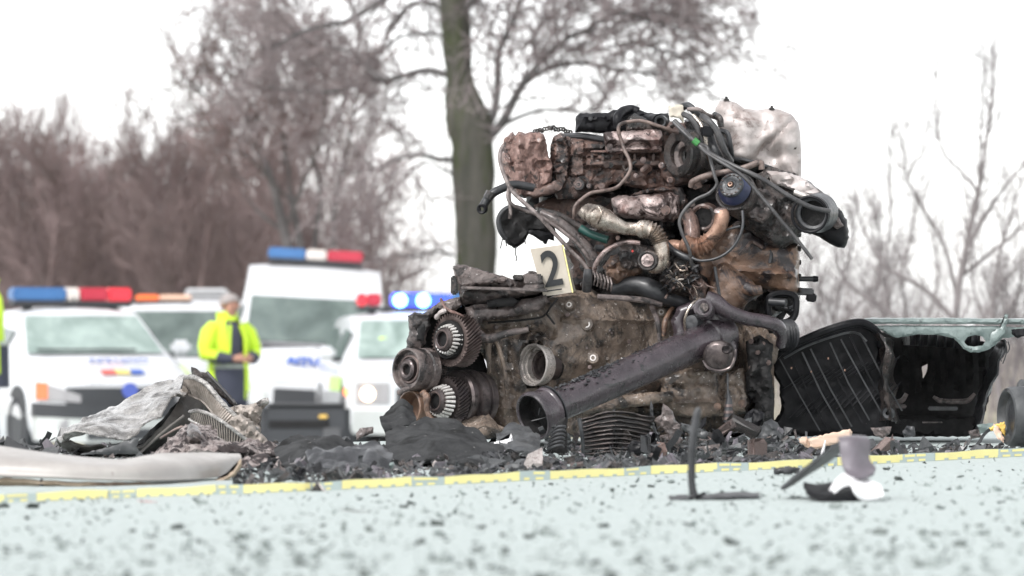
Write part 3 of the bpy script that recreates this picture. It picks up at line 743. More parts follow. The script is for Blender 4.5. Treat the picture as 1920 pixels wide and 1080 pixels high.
    textmesh('POLIŢIA', .17, 'lettering', 'mark_blue', Matrix.Translation(loc+Vector((.02,.34,1.035)))@Matrix.Rotation(math.radians(37),4,'X'), t, .002, mirror=True, bold=.010)
    obj('cowl_vent', *box(loc+Vector((0,.79,1.19)), (1.2,.10,.02), (math.radians(30),0,0)), 'rim', t)
    obj('number_plate', *box(loc+Vector((.1,-.075,.20)), (.52,.02,.12), None, .004), 'silver_paint', t)
    lightbar(t, loc+Vector((0,1.85,2.205)), 1.16, .135, [('blue_dome',0,.40,'blue_lens'),('white_dome',.40,.62,'white_lens'),('red_dome',.62,1,'red_lens')])
    t.rotation_euler = (0, math.radians(3.0), math.radians(3))
    # police SUV with lit lamps
    D = 45; cx = 812; x = (cx-960)/FPX*D; z = gz(x, D)
    t, fp, bow, loc = car('police_suv', 'white police SUV with lit blue roof lamp beside the gears of the wreck', (x, D, z), 0, .90, 4.3, .26, .88, 1.05, 1.04, 1.62, 1.56, 3.9, .66, boxy=True, bowk=.22, rr=.35)
    fp('grille', (-.40,.40), .58, .76, 'body_black', .014)
    fp('bumper', (-.86,-.5,.5,.86), (.28,.26,.26,.28), (.52,.52,.52,.52), 'silver_paint', .045, .05)
    for s in (-1, 1):
        h = fp('headlight', sorted((s*.48, s*.82)), .60, .82, 'lens_clear', .016)
    obj('lit_headlamp', *lathe(loc+Vector((-.70, bow(.70,0)-.045, .70)), (0,1,0), [(0,.001),(0,.072),(.02,.078),(.03,.001)], 20), 'lamp_lit', t)
    obj('lit_indicator', *box(loc+Vector((-.895, .40, .72)), (.06,.10,.10), None, .02), 'orange_lit', t)
    textmesh('AIŢILOP', .12, 'lettering', 'mark_blue', Matrix.Translation(loc+Vector((-.05,.50,1.0)))@Matrix.Rotation(math.radians(12),4,'X'), t, .002, bold=.004)
    obj('painted_vest_reflection', *box(loc+Vector((-.38,1.25,1.24)), (.13,.012,.20), (math.radians(-44),0,0), .003), 'hivis', t)  # yellow slab painting the reflection of a vest in the windscreen
    obj('door_stripe', *box(loc+Vector((-.915,1.55,.80)), (.012,1.2,.16)), 'mark_lime', t)
    bar = lightbar(t, loc+Vector((-.02,1.95,1.61)), 1.22, .145, [('red_lamp',0,.09,'red_lit'),('red_dome',.09,.22,'red_lens'),('blue_housing',.32,.86,'blue_glow'),('blue_dome',.86,1,'blue_lens')])
    for k in range(2):
        obj('lit_blue_lamp', *lathe(loc+Vector((-.15+.26*k,1.795,1.73)), (0,1,0), [(0,.001),(0,.066),(.03,.075),(.08,.075),(.08,.001)], 20), 'blue_lit', bar)
    t.rotation_euler = (0, 0, math.radians(8))
build_vehicles()
def dark_bumper():
    D = 38; x = (570-960)/FPX*D; z = gz(x, D)
    t = thing('car_bumper', 'long black bumper with a small lamp, on the road before the tall van', 'bumper', (x, D, z))
    V, F = box((x+.02, D, z+.27), (.80,.22,.50), (0,0,math.radians(4)), .05); obj('shell', V, F, 'body_black', t)
    obj('upper_edge', *box((x, D-.10, z+.515), (.78,.08,.02), (0,0,math.radians(4)), .005), 'rim', t)
    obj('air_slot', *box((x-.04, D-.118, z+.33), (.55,.02,.07), (0,0,math.radians(4)), .005), 'shadow_black', t)
    obj('lamp', *box((x+.18, D-.11, z+.40), (.08,.03,.035), None, .008), 'yellow_bit', t); obj('plate_holder', *box((x+.26, D-.115, z+.22), (.16,.02,.16), None, .008), 'rim', t)
dark_bumper()

def skin_body(name, joints, edges, mat, parent, sub=2, root=0):
    me = bpy.data.meshes.new(name); base = wloc(parent)
    me.from_pydata([tuple(j[0]) for j in joints], edges, [])
    o = bpy.data.objects.new(name, me); C.objects.link(o)
    s = o.modifiers.new('s', 'SKIN'); u = o.modifiers.new('u', 'SUBSURF'); u.levels = u.render_levels = sub
    for i, j in enumerate(joints):
        d = me.skin_vertices[0].data[i]; d.radius = (j[1], j[2] if len(j) > 2 else j[1]); d.use_root = (i == root)
    dg = bpy.context.evaluated_depsgraph_get(); ev = o.evaluated_get(dg)
    m2 = bpy.data.meshes.new_from_object(ev); bpy.data.objects.remove(o)
    m2.materials.clear(); m2.materials.append(M[mat]); m2.polygons.foreach_set('use_smooth', [True]*len(m2.polygons)); m2.name = name
    o = bpy.data.objects.new(name, m2); C.objects.link(o); o.parent = parent
    return o
def person(label, loc, rz, mirrored=False):
    """standing, looking down at a phone held in both hands at the belly; local -Y is forward"""
    t = thing('person', label, 'person', loc)
    J = [((0,0,.95),.13,.10), ((0,.0,1.18),.125,.10), ((0,.01,1.38),.15,.10), ((0,.0,1.49),.055,.055), ((0,-.03,1.58),.062,.07), ((0,-.045,1.66),.078,.092), ((0,-.03,1.735),.05,.06)]
    E = [(0,1),(1,2),(2,3),(3,4),(4,5),(5,6)]
    hands = {}
    for s in (-1,1):
        b = len(J); J += [((s*.19,.0,1.40),.06), ((s*.25,-.02,1.14),.05), ((s*.09,-.24,1.08),.034), ((s*.05,-.275,1.085),.026,.035)]
        E += [(2,b),(b,b+1),(b+1,b+2),(b+2,b+3)]
        for f in range(4):
            k = len(J); fz = 1.105-.018*f
            J += [((s*.028,-.305,fz),.0095), ((s*.004,-.318,fz+.004),.0085), ((-s*.014,-.306,fz+.006),.0075)]; E += [(b+3,k),(k,k+1),(k+1,k+2)]
        k = len(J); J += [((s*.045,-.275,1.125),.011), ((s*.022,-.285,1.145),.009)]; E += [(b+3,k),(k,k+1)]
        b = len(J); J += [((s*.10,.0,.86),.095), ((s*.11,-.01,.48),.06), ((s*.12,.02,.10),.045), ((s*.13,-.10,.045),.042), ((s*.14,-.17,.035),.032)]
        E += [(0,b),(b,b+1),(b+1,b+2),(b+2,b+3),(b+3,b+4)]
    body = skin_body('body', J, E, 'skin', t)
    for sx in (-1,1):
        obj('ear', *lathe(Vector(loc)+Vector((sx*.082,-.03,1.655)), (sx,.2,0), [(0,.001),(0,.028),(.012,.03),(.015,.001)], 10), 'skin', t)
        obj('eye', *lathe(Vector(loc)+Vector((sx*.03,-.128,1.665)), (0,-1,0), [(0,.001),(0,.011),(.006,.008),(.008,.001)], 8), 'ink', t)
    obj('nose', *box(Vector(loc)+Vector((0,-.142,1.64)), (.028,.035,.045), (.3,0,0), .009), 'skin', t)
    obj('mouth', *box(Vector(loc)+Vector((0,-.130,1.602)), (.05,.01,.010), None, .003), 'pink_rust', t)
    V, F = lathe(Vector(loc)+Vector((0,-.012,1.70)), (0,.55,1), [(-.05,.098),(-.02,.102),(.02,.094),(.055,.065),(.07,.001)], 18); obj('hair', V, F, 'hair', t)
    obj('trousers', *join(*[tube([Vector(loc)+Vector(p) for p in ((s*.07,0,.98),(s*.10,0,.80),(s*.11,-.01,.48),(s*.12,.02,.08))], [.13,.115,.085,.072], 14) for s in (-1,1)]), 'navy', t)
    for s in (-1,1): obj('shoe', *box(Vector(loc)+Vector((s*.13,-.07,.045)), (.10,.29,.09), None, .035), 'black_cloth', t)
    # open long jacket: ring sections from hem to collar with a gap in front
    secs = [(.74,.215,.17),(.95,.21,.17),(1.12,.20,.165),(1.28,.215,.16),(1.40,.205,.14),(1.46,.13,.11),(1.52,.10,.10)]
    n = 22; V, F = [], []
    for z, a, b in secs:
        g = .52 if z < 1.42 else .75
        for k in range(n+1):
            th = g+(2*PI-2*g)*k/n; wr = 1+.035*math.sin(k*2.1+z*9)+.02*math.sin(k*4.3-z*17); V.append(Vector(loc)+Vector((a*math.sin(th)*wr, -b*math.cos(th)*wr, z)))
    m_ = len(V); V += [q+(Vector((loc[0],loc[1],q.z))-q)*.07 for q in V]
    for j in range(len(secs)-1):
        for k in range(n): a = j*(n+1)+k; F += [(a, a+1, a+n+2, a+n+1), (a+m_+n+1, a+n+2+m_, a+1+m_, a+m_)]
        for k in (0, n): a = j*(n+1)+k; F.append((a, a+n+1, a+n+1+m_, a+m_))
    jk = obj('jacket', V, F, 'hivis', t, 60)
    for s in (-1,1):
        pts = [Vector(loc)+Vector(p) for p in ((s*.15,0,1.43),(s*.215,-.005,1.36),(s*.265,-.02,1.22),(s*.27,-.03,1.13),(s*.20,-.13,1.10))]
        obj('sleeve', *tube(pts, [.075,.088,.08,.078,.066], 14), 'hivis', jk)
        obj('cuff', *tube([Vector(loc)+Vector(p) for p in ((s*.235,-.075,1.11),(s*.17,-.165,1.09),(s*.10,-.232,1.08))], [.072,.066,.05], 14), 'navy', jk)
        obj('front_edge', *tube([Vector(loc)+Vector(p) for p in ((s*.095,-.15,.66),(s*.10,-.155,1.0),(s*.09,-.155,1.3),(s*.06,-.12,1.44))], .016, 8), 'hivis', jk)
    obj('coat_skirt', *tube([Vector(loc)+Vector((0,.0,z)) for z in (.62,.8,.985)], [.225,.222,.218], 18, flat=.8), 'navy', jk)
    for z in (1.0,): obj('reflective_band', *tube([Vector(loc)+Vector((0,0,z-.012)), Vector(loc)+Vector((0,0,z+.022))], .214, 20, flat=.82), 'reflect', jk)
    obj('collar', *lathe(Vector(loc)+Vector((0,.015,1.475)), (0,.15,1), [(0,.105),(.05,.098),(.10,.105),(.10,.085),(.05,.08),(0,.09),(0,.105)], 18), 'hivis', jk)
    obj('shirt', *tube([Vector(loc)+Vector((0,-.03,z)) for z in (.9,1.1,1.3,1.42,1.48)], [.15,.15,.155,.12,.075], 16, flat=.8), 'navy', t)
    t.rotation_euler = (0,0,rz); return t
def people():
    D = 43.5; x = (428-960)/FPX*D
    person('officer in a yellow high-visibility jacket looking down, in front of the tall police van', (x, D, gz(x, D)), math.radians(38)).scale = (1.1,1.08,.985)
    ph = Vector((x, D, gz(x, D)))
    D = 36.5; x = (-31-960)/FPX*D
    t = person('officer in a yellow high-visibility jacket, only a sleeve showing at the left picture edge', (x, D, gz(x, D)), math.radians(-62)); t.scale = (1.05,1.05,1.02)
people()
# ------------------------------------------------------------------ the wrecked engine and gearbox
BK = (.72, .69, -.05)                      # axis of the gear train, pointing away from the viewer
def LA(px, py, D, A, prof, seg=32, **k):
    m = mpp(D)
    if 'depth' in k: k['depth'] *= m
    return lathe(P(px,py,D), A, [(a*m, b*m) for a, b in prof], seg, **k)
def bolt(parent, px, py, D, r, mat='gear_edge', A=(.15,1,0), name='bolt'):
    o = P(px,py,D); m = mpp(D)
    w_ = lathe(o, A, [(-.35*r*m, .001), (-.35*r*m, r*m*.62), (0, r*m*.62)], 6)
    f_ = lathe(o, A, [(-.12*r*m, .001), (-.12*r*m, r*m), (.6*r*m, r*m)], 16)
    h_ = lathe(o, A, [(-.352*r*m, .0005), (-.36*r*m, r*m*.28), (-.352*r*m, r*m*.3)], 10)
    return obj(name, *join(w_, f_, h_), mat, parent)
def boss(parent, px, py, D, r, mat='mud_case', hole='bright_steel', A=(.25,1,-.1), L=14):
    b = obj('boss', *LA(px,py,D,A,[(0,r*.55),(0,r*.9),(1,r),(L,r*1.25),(L,r*.5),(3,r*.5),(3,.3)],18), mat, parent)
    obj('stud', *LA(px,py,D,A,[(-1,r*.34),(-1,r*.55),(2,r*.58),(6,r*.55),(6,.2),(2.5,.2),(2,r*.30),(-1,r*.34)],14), hole, b)
    return b
def build_engine():
    e = thing('wrecked_engine', 'large torn-out engine and muddy gearbox with bare gears and severed cables', 'engine', P(1200, 838, 12.5)*1.0)
    e.location.z = 0
    def ob(name, vf, mat, par=None, smooth=38): return obj(name, vf[0], vf[1], mat, par or e, smooth)
    # ---- upper engine: big masses
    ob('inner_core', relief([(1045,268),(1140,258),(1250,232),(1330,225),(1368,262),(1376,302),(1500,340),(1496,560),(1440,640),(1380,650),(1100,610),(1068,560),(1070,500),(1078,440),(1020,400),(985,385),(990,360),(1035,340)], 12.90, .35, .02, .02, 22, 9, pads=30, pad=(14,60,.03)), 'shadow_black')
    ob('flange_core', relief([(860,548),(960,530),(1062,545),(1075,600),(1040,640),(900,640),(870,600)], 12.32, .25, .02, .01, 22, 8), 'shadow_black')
    ob('engine_block', relief([(1010,360),(1140,350),(1280,300),(1390,270),(1497,300),(1500,560),(1440,605),(1300,625),(1120,600),(1075,545),(1062,500),(1070,440),(1010,400)], 12.72, .42, .03, .012, 14, 9, pads=70, pad=(14,60,.03)), 'dark_cast')
    ob('block_side', relief([(1000,385),(1040,368),(1150,360),(1165,420),(1150,470),(1118,510),(1100,545),(1062,540),(1072,500),(1055,470),(1068,445),(1030,420)], 12.62, .3, .02, .008, 22, 7, pads=22, pad=(10,40,.012)), 'cast_rust')
    def headf(x, y):
        h = 0
        for y0, y1, d in ((268,278,.010),(284,291,-.010),(296,312,.012),(313,317,-.006)):
            if y0 < y < y1 and 1098 < x < 1245: h += d
        if (x-1052)**2/15**2+(y-300)**2/48**2 < 1: h += .028
        if 1070 < x < 1095 and 262 < y < 330: h += .012
        if 1150 < x < 1215 and 318 < y < 350: h += .010
        if 1212 < x < 1240 and 308 < y < 346: h -= .012
        return h
    hd = ob('cylinder_head', relief([(1032,272),(1038,256),(1052,248),(1075,256),(1100,262),(1135,266),(1245,268),(1290,250),(1320,262),(1325,330),(1290,345),(1272,356),(1215,356),(1150,344),(1130,352),(1085,372),(1045,374),(1030,340)], 12.50, .45, .010, .005, 34, 4, .6, fun=headf, pads=34, pad=(8,44,.010)), 'cast_rust')
    for a in ((1085,346,11),(1104,348,5.5),(1128,349,7)): boss(hd, a[0], a[1], 12.445, a[2], 'cast_rust', 'gear_edge', L=20)
    bolt(hd, 1192, 329, 12.45, 4.5, 'mauve_metal'); bolt(hd, 1086, 280, 12.45, 4); bolt(hd, 1049, 347, 12.45, 7, 'cast_rust')
    for px in (1110,1130,1165,1190,1225): ob('rib', box(P(px, 296, 12.47), (.008,.03,.022), None, .002), 'cast_rust', hd)
    ob('rail', box(P(1172, 306, 12.455), (.21,.016,.012), None, .003), 'cast_rust', hd)
    ob('rail', box(P(1176, 284, 12.46), (.22,.014,.006), None, .002), 'pink_rust', hd)
    def tcf(x, y):
        h = .018*math.exp(-((x-975)/18)**2) - .02*math.exp(-((x-1018)/9)**2-((y-310)/20)**2)
        for yy in (299, 318): h += .012*math.exp(-((y-yy)/4)**2)*(1 if 1005 < x < 1036 else 0)
        h += .0035*math.sin(x*.31+math.sin(y*.05)*2.4+2*noise.noise(Vector((x*.03,y*.02,1))))
        return h
    tc = ob('timing_cover', relief([(944,262),(955,252),(962,247),(966,254),(972,246),(985,250),(1004,246),(1018,250),(1024,262),(1028,290),(1036,310),(1034,340),(1010,362),(985,372),(968,368),(955,345),(945,330),(940,300)], 12.42, .35, .016, .009, 34, 4, fun=tcf, pads=12, pad=(6,30,.008)), 'pink_rust')
    ob('cover_flange', relief([(975,362),(1010,352),(1044,338),(1052,352),(1042,362),(1000,372)], 12.40, .2, .008, .004, 40, 4), 'cast_rust', tc)
    bolt(tc, 1046, 349, 12.385, 8, 'cast_rust'); bolt(tc, 950, 262, 12.40, 5, 'pink_rust')
    # chain on top
    rng = random.Random(3); ch = None
    for k in range(16):
        px = 1003+4.4*k; py = 247-7*math.sin(PI*k/15)+rng.uniform(-1.5,1.5)
        v, f = LA(px, py, 12.55+rng.uniform(-.03,.03), (rng.uniform(-.4,.4),1,rng.uniform(-.5,.5)), [(0,1.8),(0,4.2),(5,4.2),(5,1.8),(0,1.8)], 10)
        ob('chain_link', (v, f), 'dark_cast')
    ob('top_rail', pipe([(1055,256),(1090,255),(1135,262)], 6, D=12.5), 'rubber')
    tp = ob('intake_cover', relief([(1078,248),(1080,218),(1088,212),(1140,212),(1150,206),(1200,206),(1215,212),(1252,212),(1262,245),(1240,252),(1150,250),(1130,250)], 12.50, .30, .018, .003, 20, 6, pads=14, pad=(8,34,.010)), 'black_plastic')
    ob('cover_port', pipe([(1212,228,12.50,14),(1236,228,12.40,14)], 14, n=3, seg=18), 'black_plastic', tp)
    ob('port_mouth', LA(1238,228,12.385,(.35,1,0),[(0,7.5),(-1,11),(0,12),(12,12),(12,7.5),(0,7.5)],22), 'rubber', tp)
    ob('port_hole', LA(1239,228,12.40,(.35,1,0),[(0,.2),(0,9),(3,9),(3,.2)],18), 'shadow_black', tp)
    ob('cover_hose', pipe([(1160,240,12.42),(1158,222,12.42),(1166,210,12.45),(1182,205,12.5),(1196,210,12.5)], 9, seg=12), 'black_plastic', tp)
    bolt(tp, 1107, 222, 12.47, 4, 'rubber')
    ob('torn_bracket', relief([(1176,222),(1190,212),(1212,222),(1236,236),(1240,246),(1200,244),(1174,246)], 12.43, .05, .01, .004, 40, 4), 'dark_cast', tp)
    ob('head_shield', relief([(1131,249),(1145,247),(1238,242),(1243,256),(1240,284),(1210,282),(1190,283),(1152,290),(1138,288),(1133,270)], 12.41, .05, .010, .004, 30, 5, fun=lambda x,y: .012*math.exp(-((y-262)/7)**2)-.008*math.exp(-((y-274)/4)**2)), 'mauve_metal')
    bolt(e, 1143, 275, 12.38, 6, 'mauve_metal')
    # intake flange rings
    fl = ob('intake_flange', LA(1272,288,12.36,(.80,.60,0),[(0,24),(-3,40),(0,44),(9,45),(12,40),(20,41),(24,46),(30,46),(34,38),(70,36),(70,10),(20,10),(16,24),(0,24)],36), 'dark_cast')
    ob('flange_ring', LA(1283,292,12.345,(.80,.60,0),[(0,18),(-3,22),(-3,27),(0,29),(8,29),(8,18),(0,18)],32), 'mud_flange', fl)
    ob('flange_ring', LA(1290,292,12.36,(.80,.60,0),[(0,10),(-2,15),(0,18),(8,18),(8,10),(0,10)],28), 'dark_cast', fl)
    for a in ((1256,337,6),(1290,323,6),(1297,275,6),(1240,310,6),(1285,262,5),(1258,232,5)): boss(fl, a[0], a[1], 12.34, a[2], 'cast_rust', 'gear_edge', L=14)
    ob('flange_plate', relief([(1240,240),(1262,228),(1300,232),(1322,262),(1325,310),(1305,345),(1262,350),(1240,330),(1236,285)], 12.46, .2, .012, .005, 30, 5, pads=14, pad=(8,26,.012)), 'cast_rust', fl)
    ob('paper_tag', relief([(1253,199),(1279,196),(1283,208),(1281,232),(1276,222),(1256,220)], 12.30, .012, .004, .003, 50, 4), 'card')
    # right-hand clutter of hoses by the aluminium shield
    for pts, r, mt in (([(1276,203,12.36),(1290,198,12.34),(1304,210,12.32),(1316,222,12.34)], 7, 'rubber'),
                       ([(1290,205,12.3),(1310,205,12.28),(1325,215,12.3),(1345,222,12.35)], 4, 'cable_pale'),
                       ([(1281,214,12.30),(1296,222,12.27),(1308,240,12.26),(1314,262,12.26),(1318,280,12.27)], 5.5, 'cable'),
                       ([(1300,216,12.30),(1316,236,12.27),(1322,258,12.26),(1326,285,12.27),(1330,300,12.3)], 4, 'silver_pipe'),
                       ([(1316,218,12.28),(1330,228,12.25),(1344,246,12.24),(1352,266,12.24),(1360,285,12.25),(1371,303,12.27)], 6.5, 'cable'),
                       ([(1332,255,12.3),(1338,275,12.27),(1346,290,12.27),(1352,303,12.3)], 8, 'rubber'),
                       ([(1352,245,12.3),(1364,250,12.27),(1369,270,12.27),(1373,296,12.3)], 5, 'rubber'),
                       ([(1340,215,12.33),(1350,222,12.3),(1352,238,12.3)], 6, 'dark_cast')):
        ob('hose', pipe(pts, r, n=4), mt)
    ob('connector', box(P(1326,246,12.25), (.036,.035,.030), (.1,.15,.1), .005), 'black_plastic'); ob('connector', box(P(1299,262,12.26), (.03,.04,.045), (.1,.5,.1), .005), 'dark_cast')
    ob('bracket_stack', relief([(1283,225),(1300,220),(1330,235),(1345,262),(1360,300),(1350,330),(1315,345),(1300,330)], 12.40, .25, .012, .010, 34, 5, pads=22, pad=(6,26,.02)), 'dark_cast')
    # aluminium heat shield
    def shf(x, y):
        return (.030*math.exp(-((x-1395)/22)**2)*(1 if y > 225 else .6) + .02*math.exp(-((x-1455)/30)**2-((y-250)/30)**2) - .028*math.exp(-((x-1445)/22)**2-((y-292)/18)**2)
                - .012*math.exp(-(((x-1430)+(y-280))/7)**2) + .006*noise.noise(Vector((x*.05,y*.05,3)))*2)
    sh = ob('heat_shield', relief([(1340,216),(1341,202),(1349,190),(1362,187),(1380,192),(1396,203),(1420,206),(1440,203),(1462,205),(1484,214),(1497,230),(1501,250),(1503,300),(1502,338),(1478,332),(1450,322),(1420,312),(1392,306),(1374,300),(1366,280),(1362,262),(1352,248),(1344,232)], 12.50, .30, .04, .002, 16, 6, .2, fun=shf, ), 'heat_shield')
    bolt(sh, 1362, 186, 12.49, 5.5, 'dark_cast', (0,.1,-1)); bolt(sh, 1447, 203, 12.49, 5.5, 'dark_cast', (0,.1,-1))
    ob('bolt_shank', pipe([(1362,181,12.49),(1362,190,12.49)], 2.6, n=2), 'dark_cast', sh); ob('bolt_shank', pipe([(1447,198,12.49),(1447,207,12.49)], 2.6, n=2), 'dark_cast', sh)
    ob('shield_lip', pipe([(1372,298,12.42),(1395,300,12.38),(1425,308,12.38),(1470,325,12.40)], 4, n=4), 'rubber', sh)
    # turbo / throttle on the right
    ob('throttle_body', relief([(1415,330),(1440,312),(1480,322),(1515,338),(1540,358),(1560,378),(1575,392),(1560,420),(1520,440),(1480,425),(1450,400),(1425,372)], 12.36, .26, .03, .010, 26, 6, pads=24, pad=(8,34,.018)), 'dark_cast')
    ob('throttle_top', relief([(1436,320),(1470,322),(1500,330),(1520,345),(1538,360),(1528,372),(1495,362),(1470,350),(1445,342)], 12.31, .08, .014, .006, 40, 5, pads=10, pad=(6,24,.010)), 'heat_shield')
    ob('sensor', pipe([(1490,360,12.27),(1510,368,12.26),(1530,377,12.26)], 6, n=3, seg=12), 'bright_steel'); ob('sensor', LA(1532,379,12.255,(1,.3,-.3),[(0,.2),(0,7),(8,7),(8,.2)],14), 'black_plastic')
    ob('turbo_housing', relief([(1388,398),(1405,378),(1432,366),(1460,385),(1490,395),(1505,430),(1492,455),(1466,468),(1440,458),(1415,440),(1398,425)], 12.33, .3, .035, .014, 30, 6, pads=12, pad=(8,34,.014)), 'dark_cast')
    ob('actuator_plate', relief([(1412,350),(1440,356),(1456,372),(1450,400),(1430,420),(1408,412),(1396,398),(1404,378)], 12.27, .06, .012, .008, 40, 5, pads=8, pad=(6,22,.010)), 'mud_flange')
    bt = ob('air_boot', relief([(1530,375),(1556,382),(1578,395),(1588,412),(1592,445),(1584,465),(1566,462),(1540,447),(1514,436),(1500,420)], 12.36, .22, .035, .006, 18, 6), 'black_plastic')
    ob('boot_mouth', LA(1524,400,12.20,(.25,.97,.05),[(0,24),(-2,29),(0,33),(14,35),(60,38),(60,24),(8,24),(0,24)],34), 'rubber', bt)
    ob('boot_throat', LA(1524,400,12.23,(.25,.97,.05),[(0,.3),(-1,24),(3,24),(3,.3)],24), 'shadow_black', bt)
    ob('boot_clamp', LA(1518,402,12.19,(.25,.97,.05),[(0,31),(-1,33),(0,36),(5,36),(5,31),(0,31)],34), 'black_plastic', bt)
    ob('boot_tag', relief([(1556,402),(1574,408),(1582,424),(1570,430),(1556,420)], 12.30, .02, .006, .006, 60, 4), 'mud_flange', bt)
    # blue cap
    cpA = (.38,.85,-.36)
    cp = ob('filter_housing', LA(1376,357,12.24,cpA,[(8,31),(4,34),(5,38),(10,40),(30,38),(60,34),(80,30),(80,.3)],36), 'dark_cast')
    ob('filter_cap', LA(1372,349,12.20,cpA,[(0,.3),(0,23),(3,26),(11,29),(15,32),(18,32),(18,.3)],36), 'blue_cap', cp)
    ob('cap_disc', LA(1370,346,12.19,cpA,[(2,6),(0,7),(0,10),(1,11),(1,18),(0,19),(0,22),(2,24),(6,24),(6,6),(2,6)],36), 'cap_grey', cp)
    for k in range(14):
        A_, u_, v_ = frame(cpA); a = 2*PI*k/14; c = P(1370,346,12.19)+(u_*math.cos(a)+v_*math.sin(a))*20*mpp(12.19)-A_*.001
        ob('cap_notch', box(c, (.008,.004,.003), None, .0008), 'gear_edge', cp)
    ob('cap_screw', LA(1369,345,12.185,cpA,[(0,1.5),(-1,2),(-1,4.5),(0,5),(5,5),(5,1.5),(0,1.5)],14), 'copper_pipe', cp)
    # flexible steel and scorched pipes
    def bellows(pp, r, amp, n, mt, name, D=12.2):
        s = catmull(pp, n); pts = [P(a[0],a[1],a[2]) for a in s]; rr = [(r+(amp if i % 2 else -amp))*mpp(12.2) for i in range(len(s))]
        return ob(name, tube(pts, rr, 18), mt)
    ob('exhaust_manifold', relief([(1146,372),(1160,366),(1190,368),(1232,362),(1258,360),(1272,366),(1275,405),(1262,418),(1215,412),(1175,410),(1150,402)], 12.34, .2, .028, .010, 30, 5, fun=lambda x,y: .014*math.sin((x-1150)*.055)**2), 'mauve_metal')
    bolt(e, 1248, 394, 12.285, 9, 'cast_rust')
    ob('manifold_arch', relief([(1182,366),(1205,356),(1240,350),(1280,352),(1290,380),(1278,400),(1258,362),(1225,360)], 12.40, .2, .014, .006, 40, 5), 'cast_rust')
    cr = ob('crushed_pipe', tube([P(*a) for a in ((1090,398,12.25),(1100,399,12.22),(1118,404,12.2),(1135,413,12.2),(1152,421,12.2),(1172,427,12.2),(1192,430,12.2),(1206,430,12.2))], [r*mpp(12.2) for r in (8,17,22,22,16,13,13,13)], 22, flat=1.0), 'silver_pipe')
    for i, v in enumerate(cr.data.vertices):
        wv = v.co + e.location; v.co += Vector((0, .014, 0))*noise.noise(wv*42) + Vector((0,0,.008))*noise.noise(wv*34+Vector((5,0,0)))
    ob('pipe_crease', pipe([(1122,388,12.165),(1128,400,12.15),(1120,420,12.16)], 2.2, n=4), 'silver_pipe')
    bellows([(1202,430,12.2),(1214,430,12.18),(1225,434,12.18),(1234,444,12.18),(1238,456,12.18)], 15.5, 2.2, 5, 'silver_pipe', 'bellows')
    ob('steel_pipe', pipe([(1238,455,12.18,14),(1241,472,12.18,14.5),(1240,488,12.18,15),(1230,500,12.18,14),(1216,502,12.18,10)], 14, n=4, seg=16), 'silver_pipe')
    sm = ob('round_connector', LA(1214,488,12.15,(.2,1,0),[(0,.2),(0,10),(2,11),(2,14),(-1,15),(-1,18),(3,20),(24,20),(24,.2)],28), 'dark_cast')
    ob('connector_face', LA(1214,488,12.146,(.2,1,0),[(0,.2),(0,4),(2,4),(2,7),(0,7),(0,12),(3,12),(3,.2)],20), 'mauve_metal', sm)
    ob('starter_body', relief([(1112,515),(1118,492),(1135,472),(1160,458),(1195,455),(1225,465),(1235,500),(1225,530),(1195,540),(1160,545),(1130,540)], 12.36, .3, .05, .010, 26, 6, pads=14, pad=(8,34,.014)), 'dark_cast')
    ob('starter_cover', relief([(1130,500),(1145,480),(1172,470),(1190,476),(1206,480),(1204,512),(1180,520),(1160,535),(1140,528)], 12.28, .08, .02, .010, 40, 5, pads=9, pad=(6,24,.010)), 'brown_cast')
    ob('starter_grille', relief([(1158,474),(1172,470),(1196,474),(1200,500),(1182,506),(1164,500)], 12.24, .05, .008, .012, 60, 4), 'dark_cast')
    ob('starter_strap', pipe([(1113,512,12.24),(1119,492,12.22),(1134,472,12.2),(1158,458,12.2),(1180,454,12.2),(1200,456,12.2)], 4.5, n=4), 'mauve_metal')
    ob('red_terminal', box(P(1186,471,12.20), (.007,.006,.008), None, .002), 'red_bit')
    # coil spring fins
    for k in range(6):
        ob('spring_coil', pipe([(1112+6.4*k,508+2.6*k,12.22),(1116+6.2*k,520+2.6*k,12.20),(1113+6.4*k,534+2.4*k,12.22)], 1.7, n=3), 'cable_pale')
    bellows([(1238,470,12.3),(1262,462,12.27),(1280,466,12.25)], 13, 0, 3, 'copper_pipe', 'scorched_pipe')
    bellows([(1282,458,12.24),(1300,464,12.22),(1315,462,12.22),(1330,452,12.22)], 17, 2.2, 5, 'copper_pipe', 'bellows')
    ob('scorched_pipe', pipe([(1328,452,12.22,14),(1340,440,12.21,14),(1350,424,12.2,14),(1354,405,12.2,14),(1352,394,12.2,11)], 14, n=4, seg=16), 'copper_pipe')
    ob('pipe_lip', LA(1351,393,12.2,(.1,.3,-1),[(0,.2),(-1,11),(3,13),(5,11),(5,.2)],20), 'mauve_metal')
    ob('pipe_collar', pipe([(1285,395,12.3,12),(1295,415,12.3,15),(1298,438,12.28,15),(1296,455,12.27,14)], 14, n=4, seg=14), 'cast_rust')
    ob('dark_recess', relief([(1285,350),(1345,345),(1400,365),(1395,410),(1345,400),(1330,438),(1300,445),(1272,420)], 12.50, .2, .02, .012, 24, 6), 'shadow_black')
    ob('oval_port', LA(1318,408,12.30,(.3,.95,.1),[(0,18),(-2,22),(0,26),(30,26),(30,18),(0,18)],30), 'cast_rust'); ob('oval_port_hole', LA(1318,408,12.31,(.3,.95,.1),[(0,.2),(0,19),(4,19),(4,.2)],24), 'shadow_black')
    # bell housing
    def bhf(x, y):
        h = .045*math.exp(-((x-1470)/60)**2)*math.exp(-((y-470)/90)**2)
        h += .018*math.exp(-((y-(505+(x-1370)*.10))/5)**2)*(1 if x > 1360 else 0)
        return h
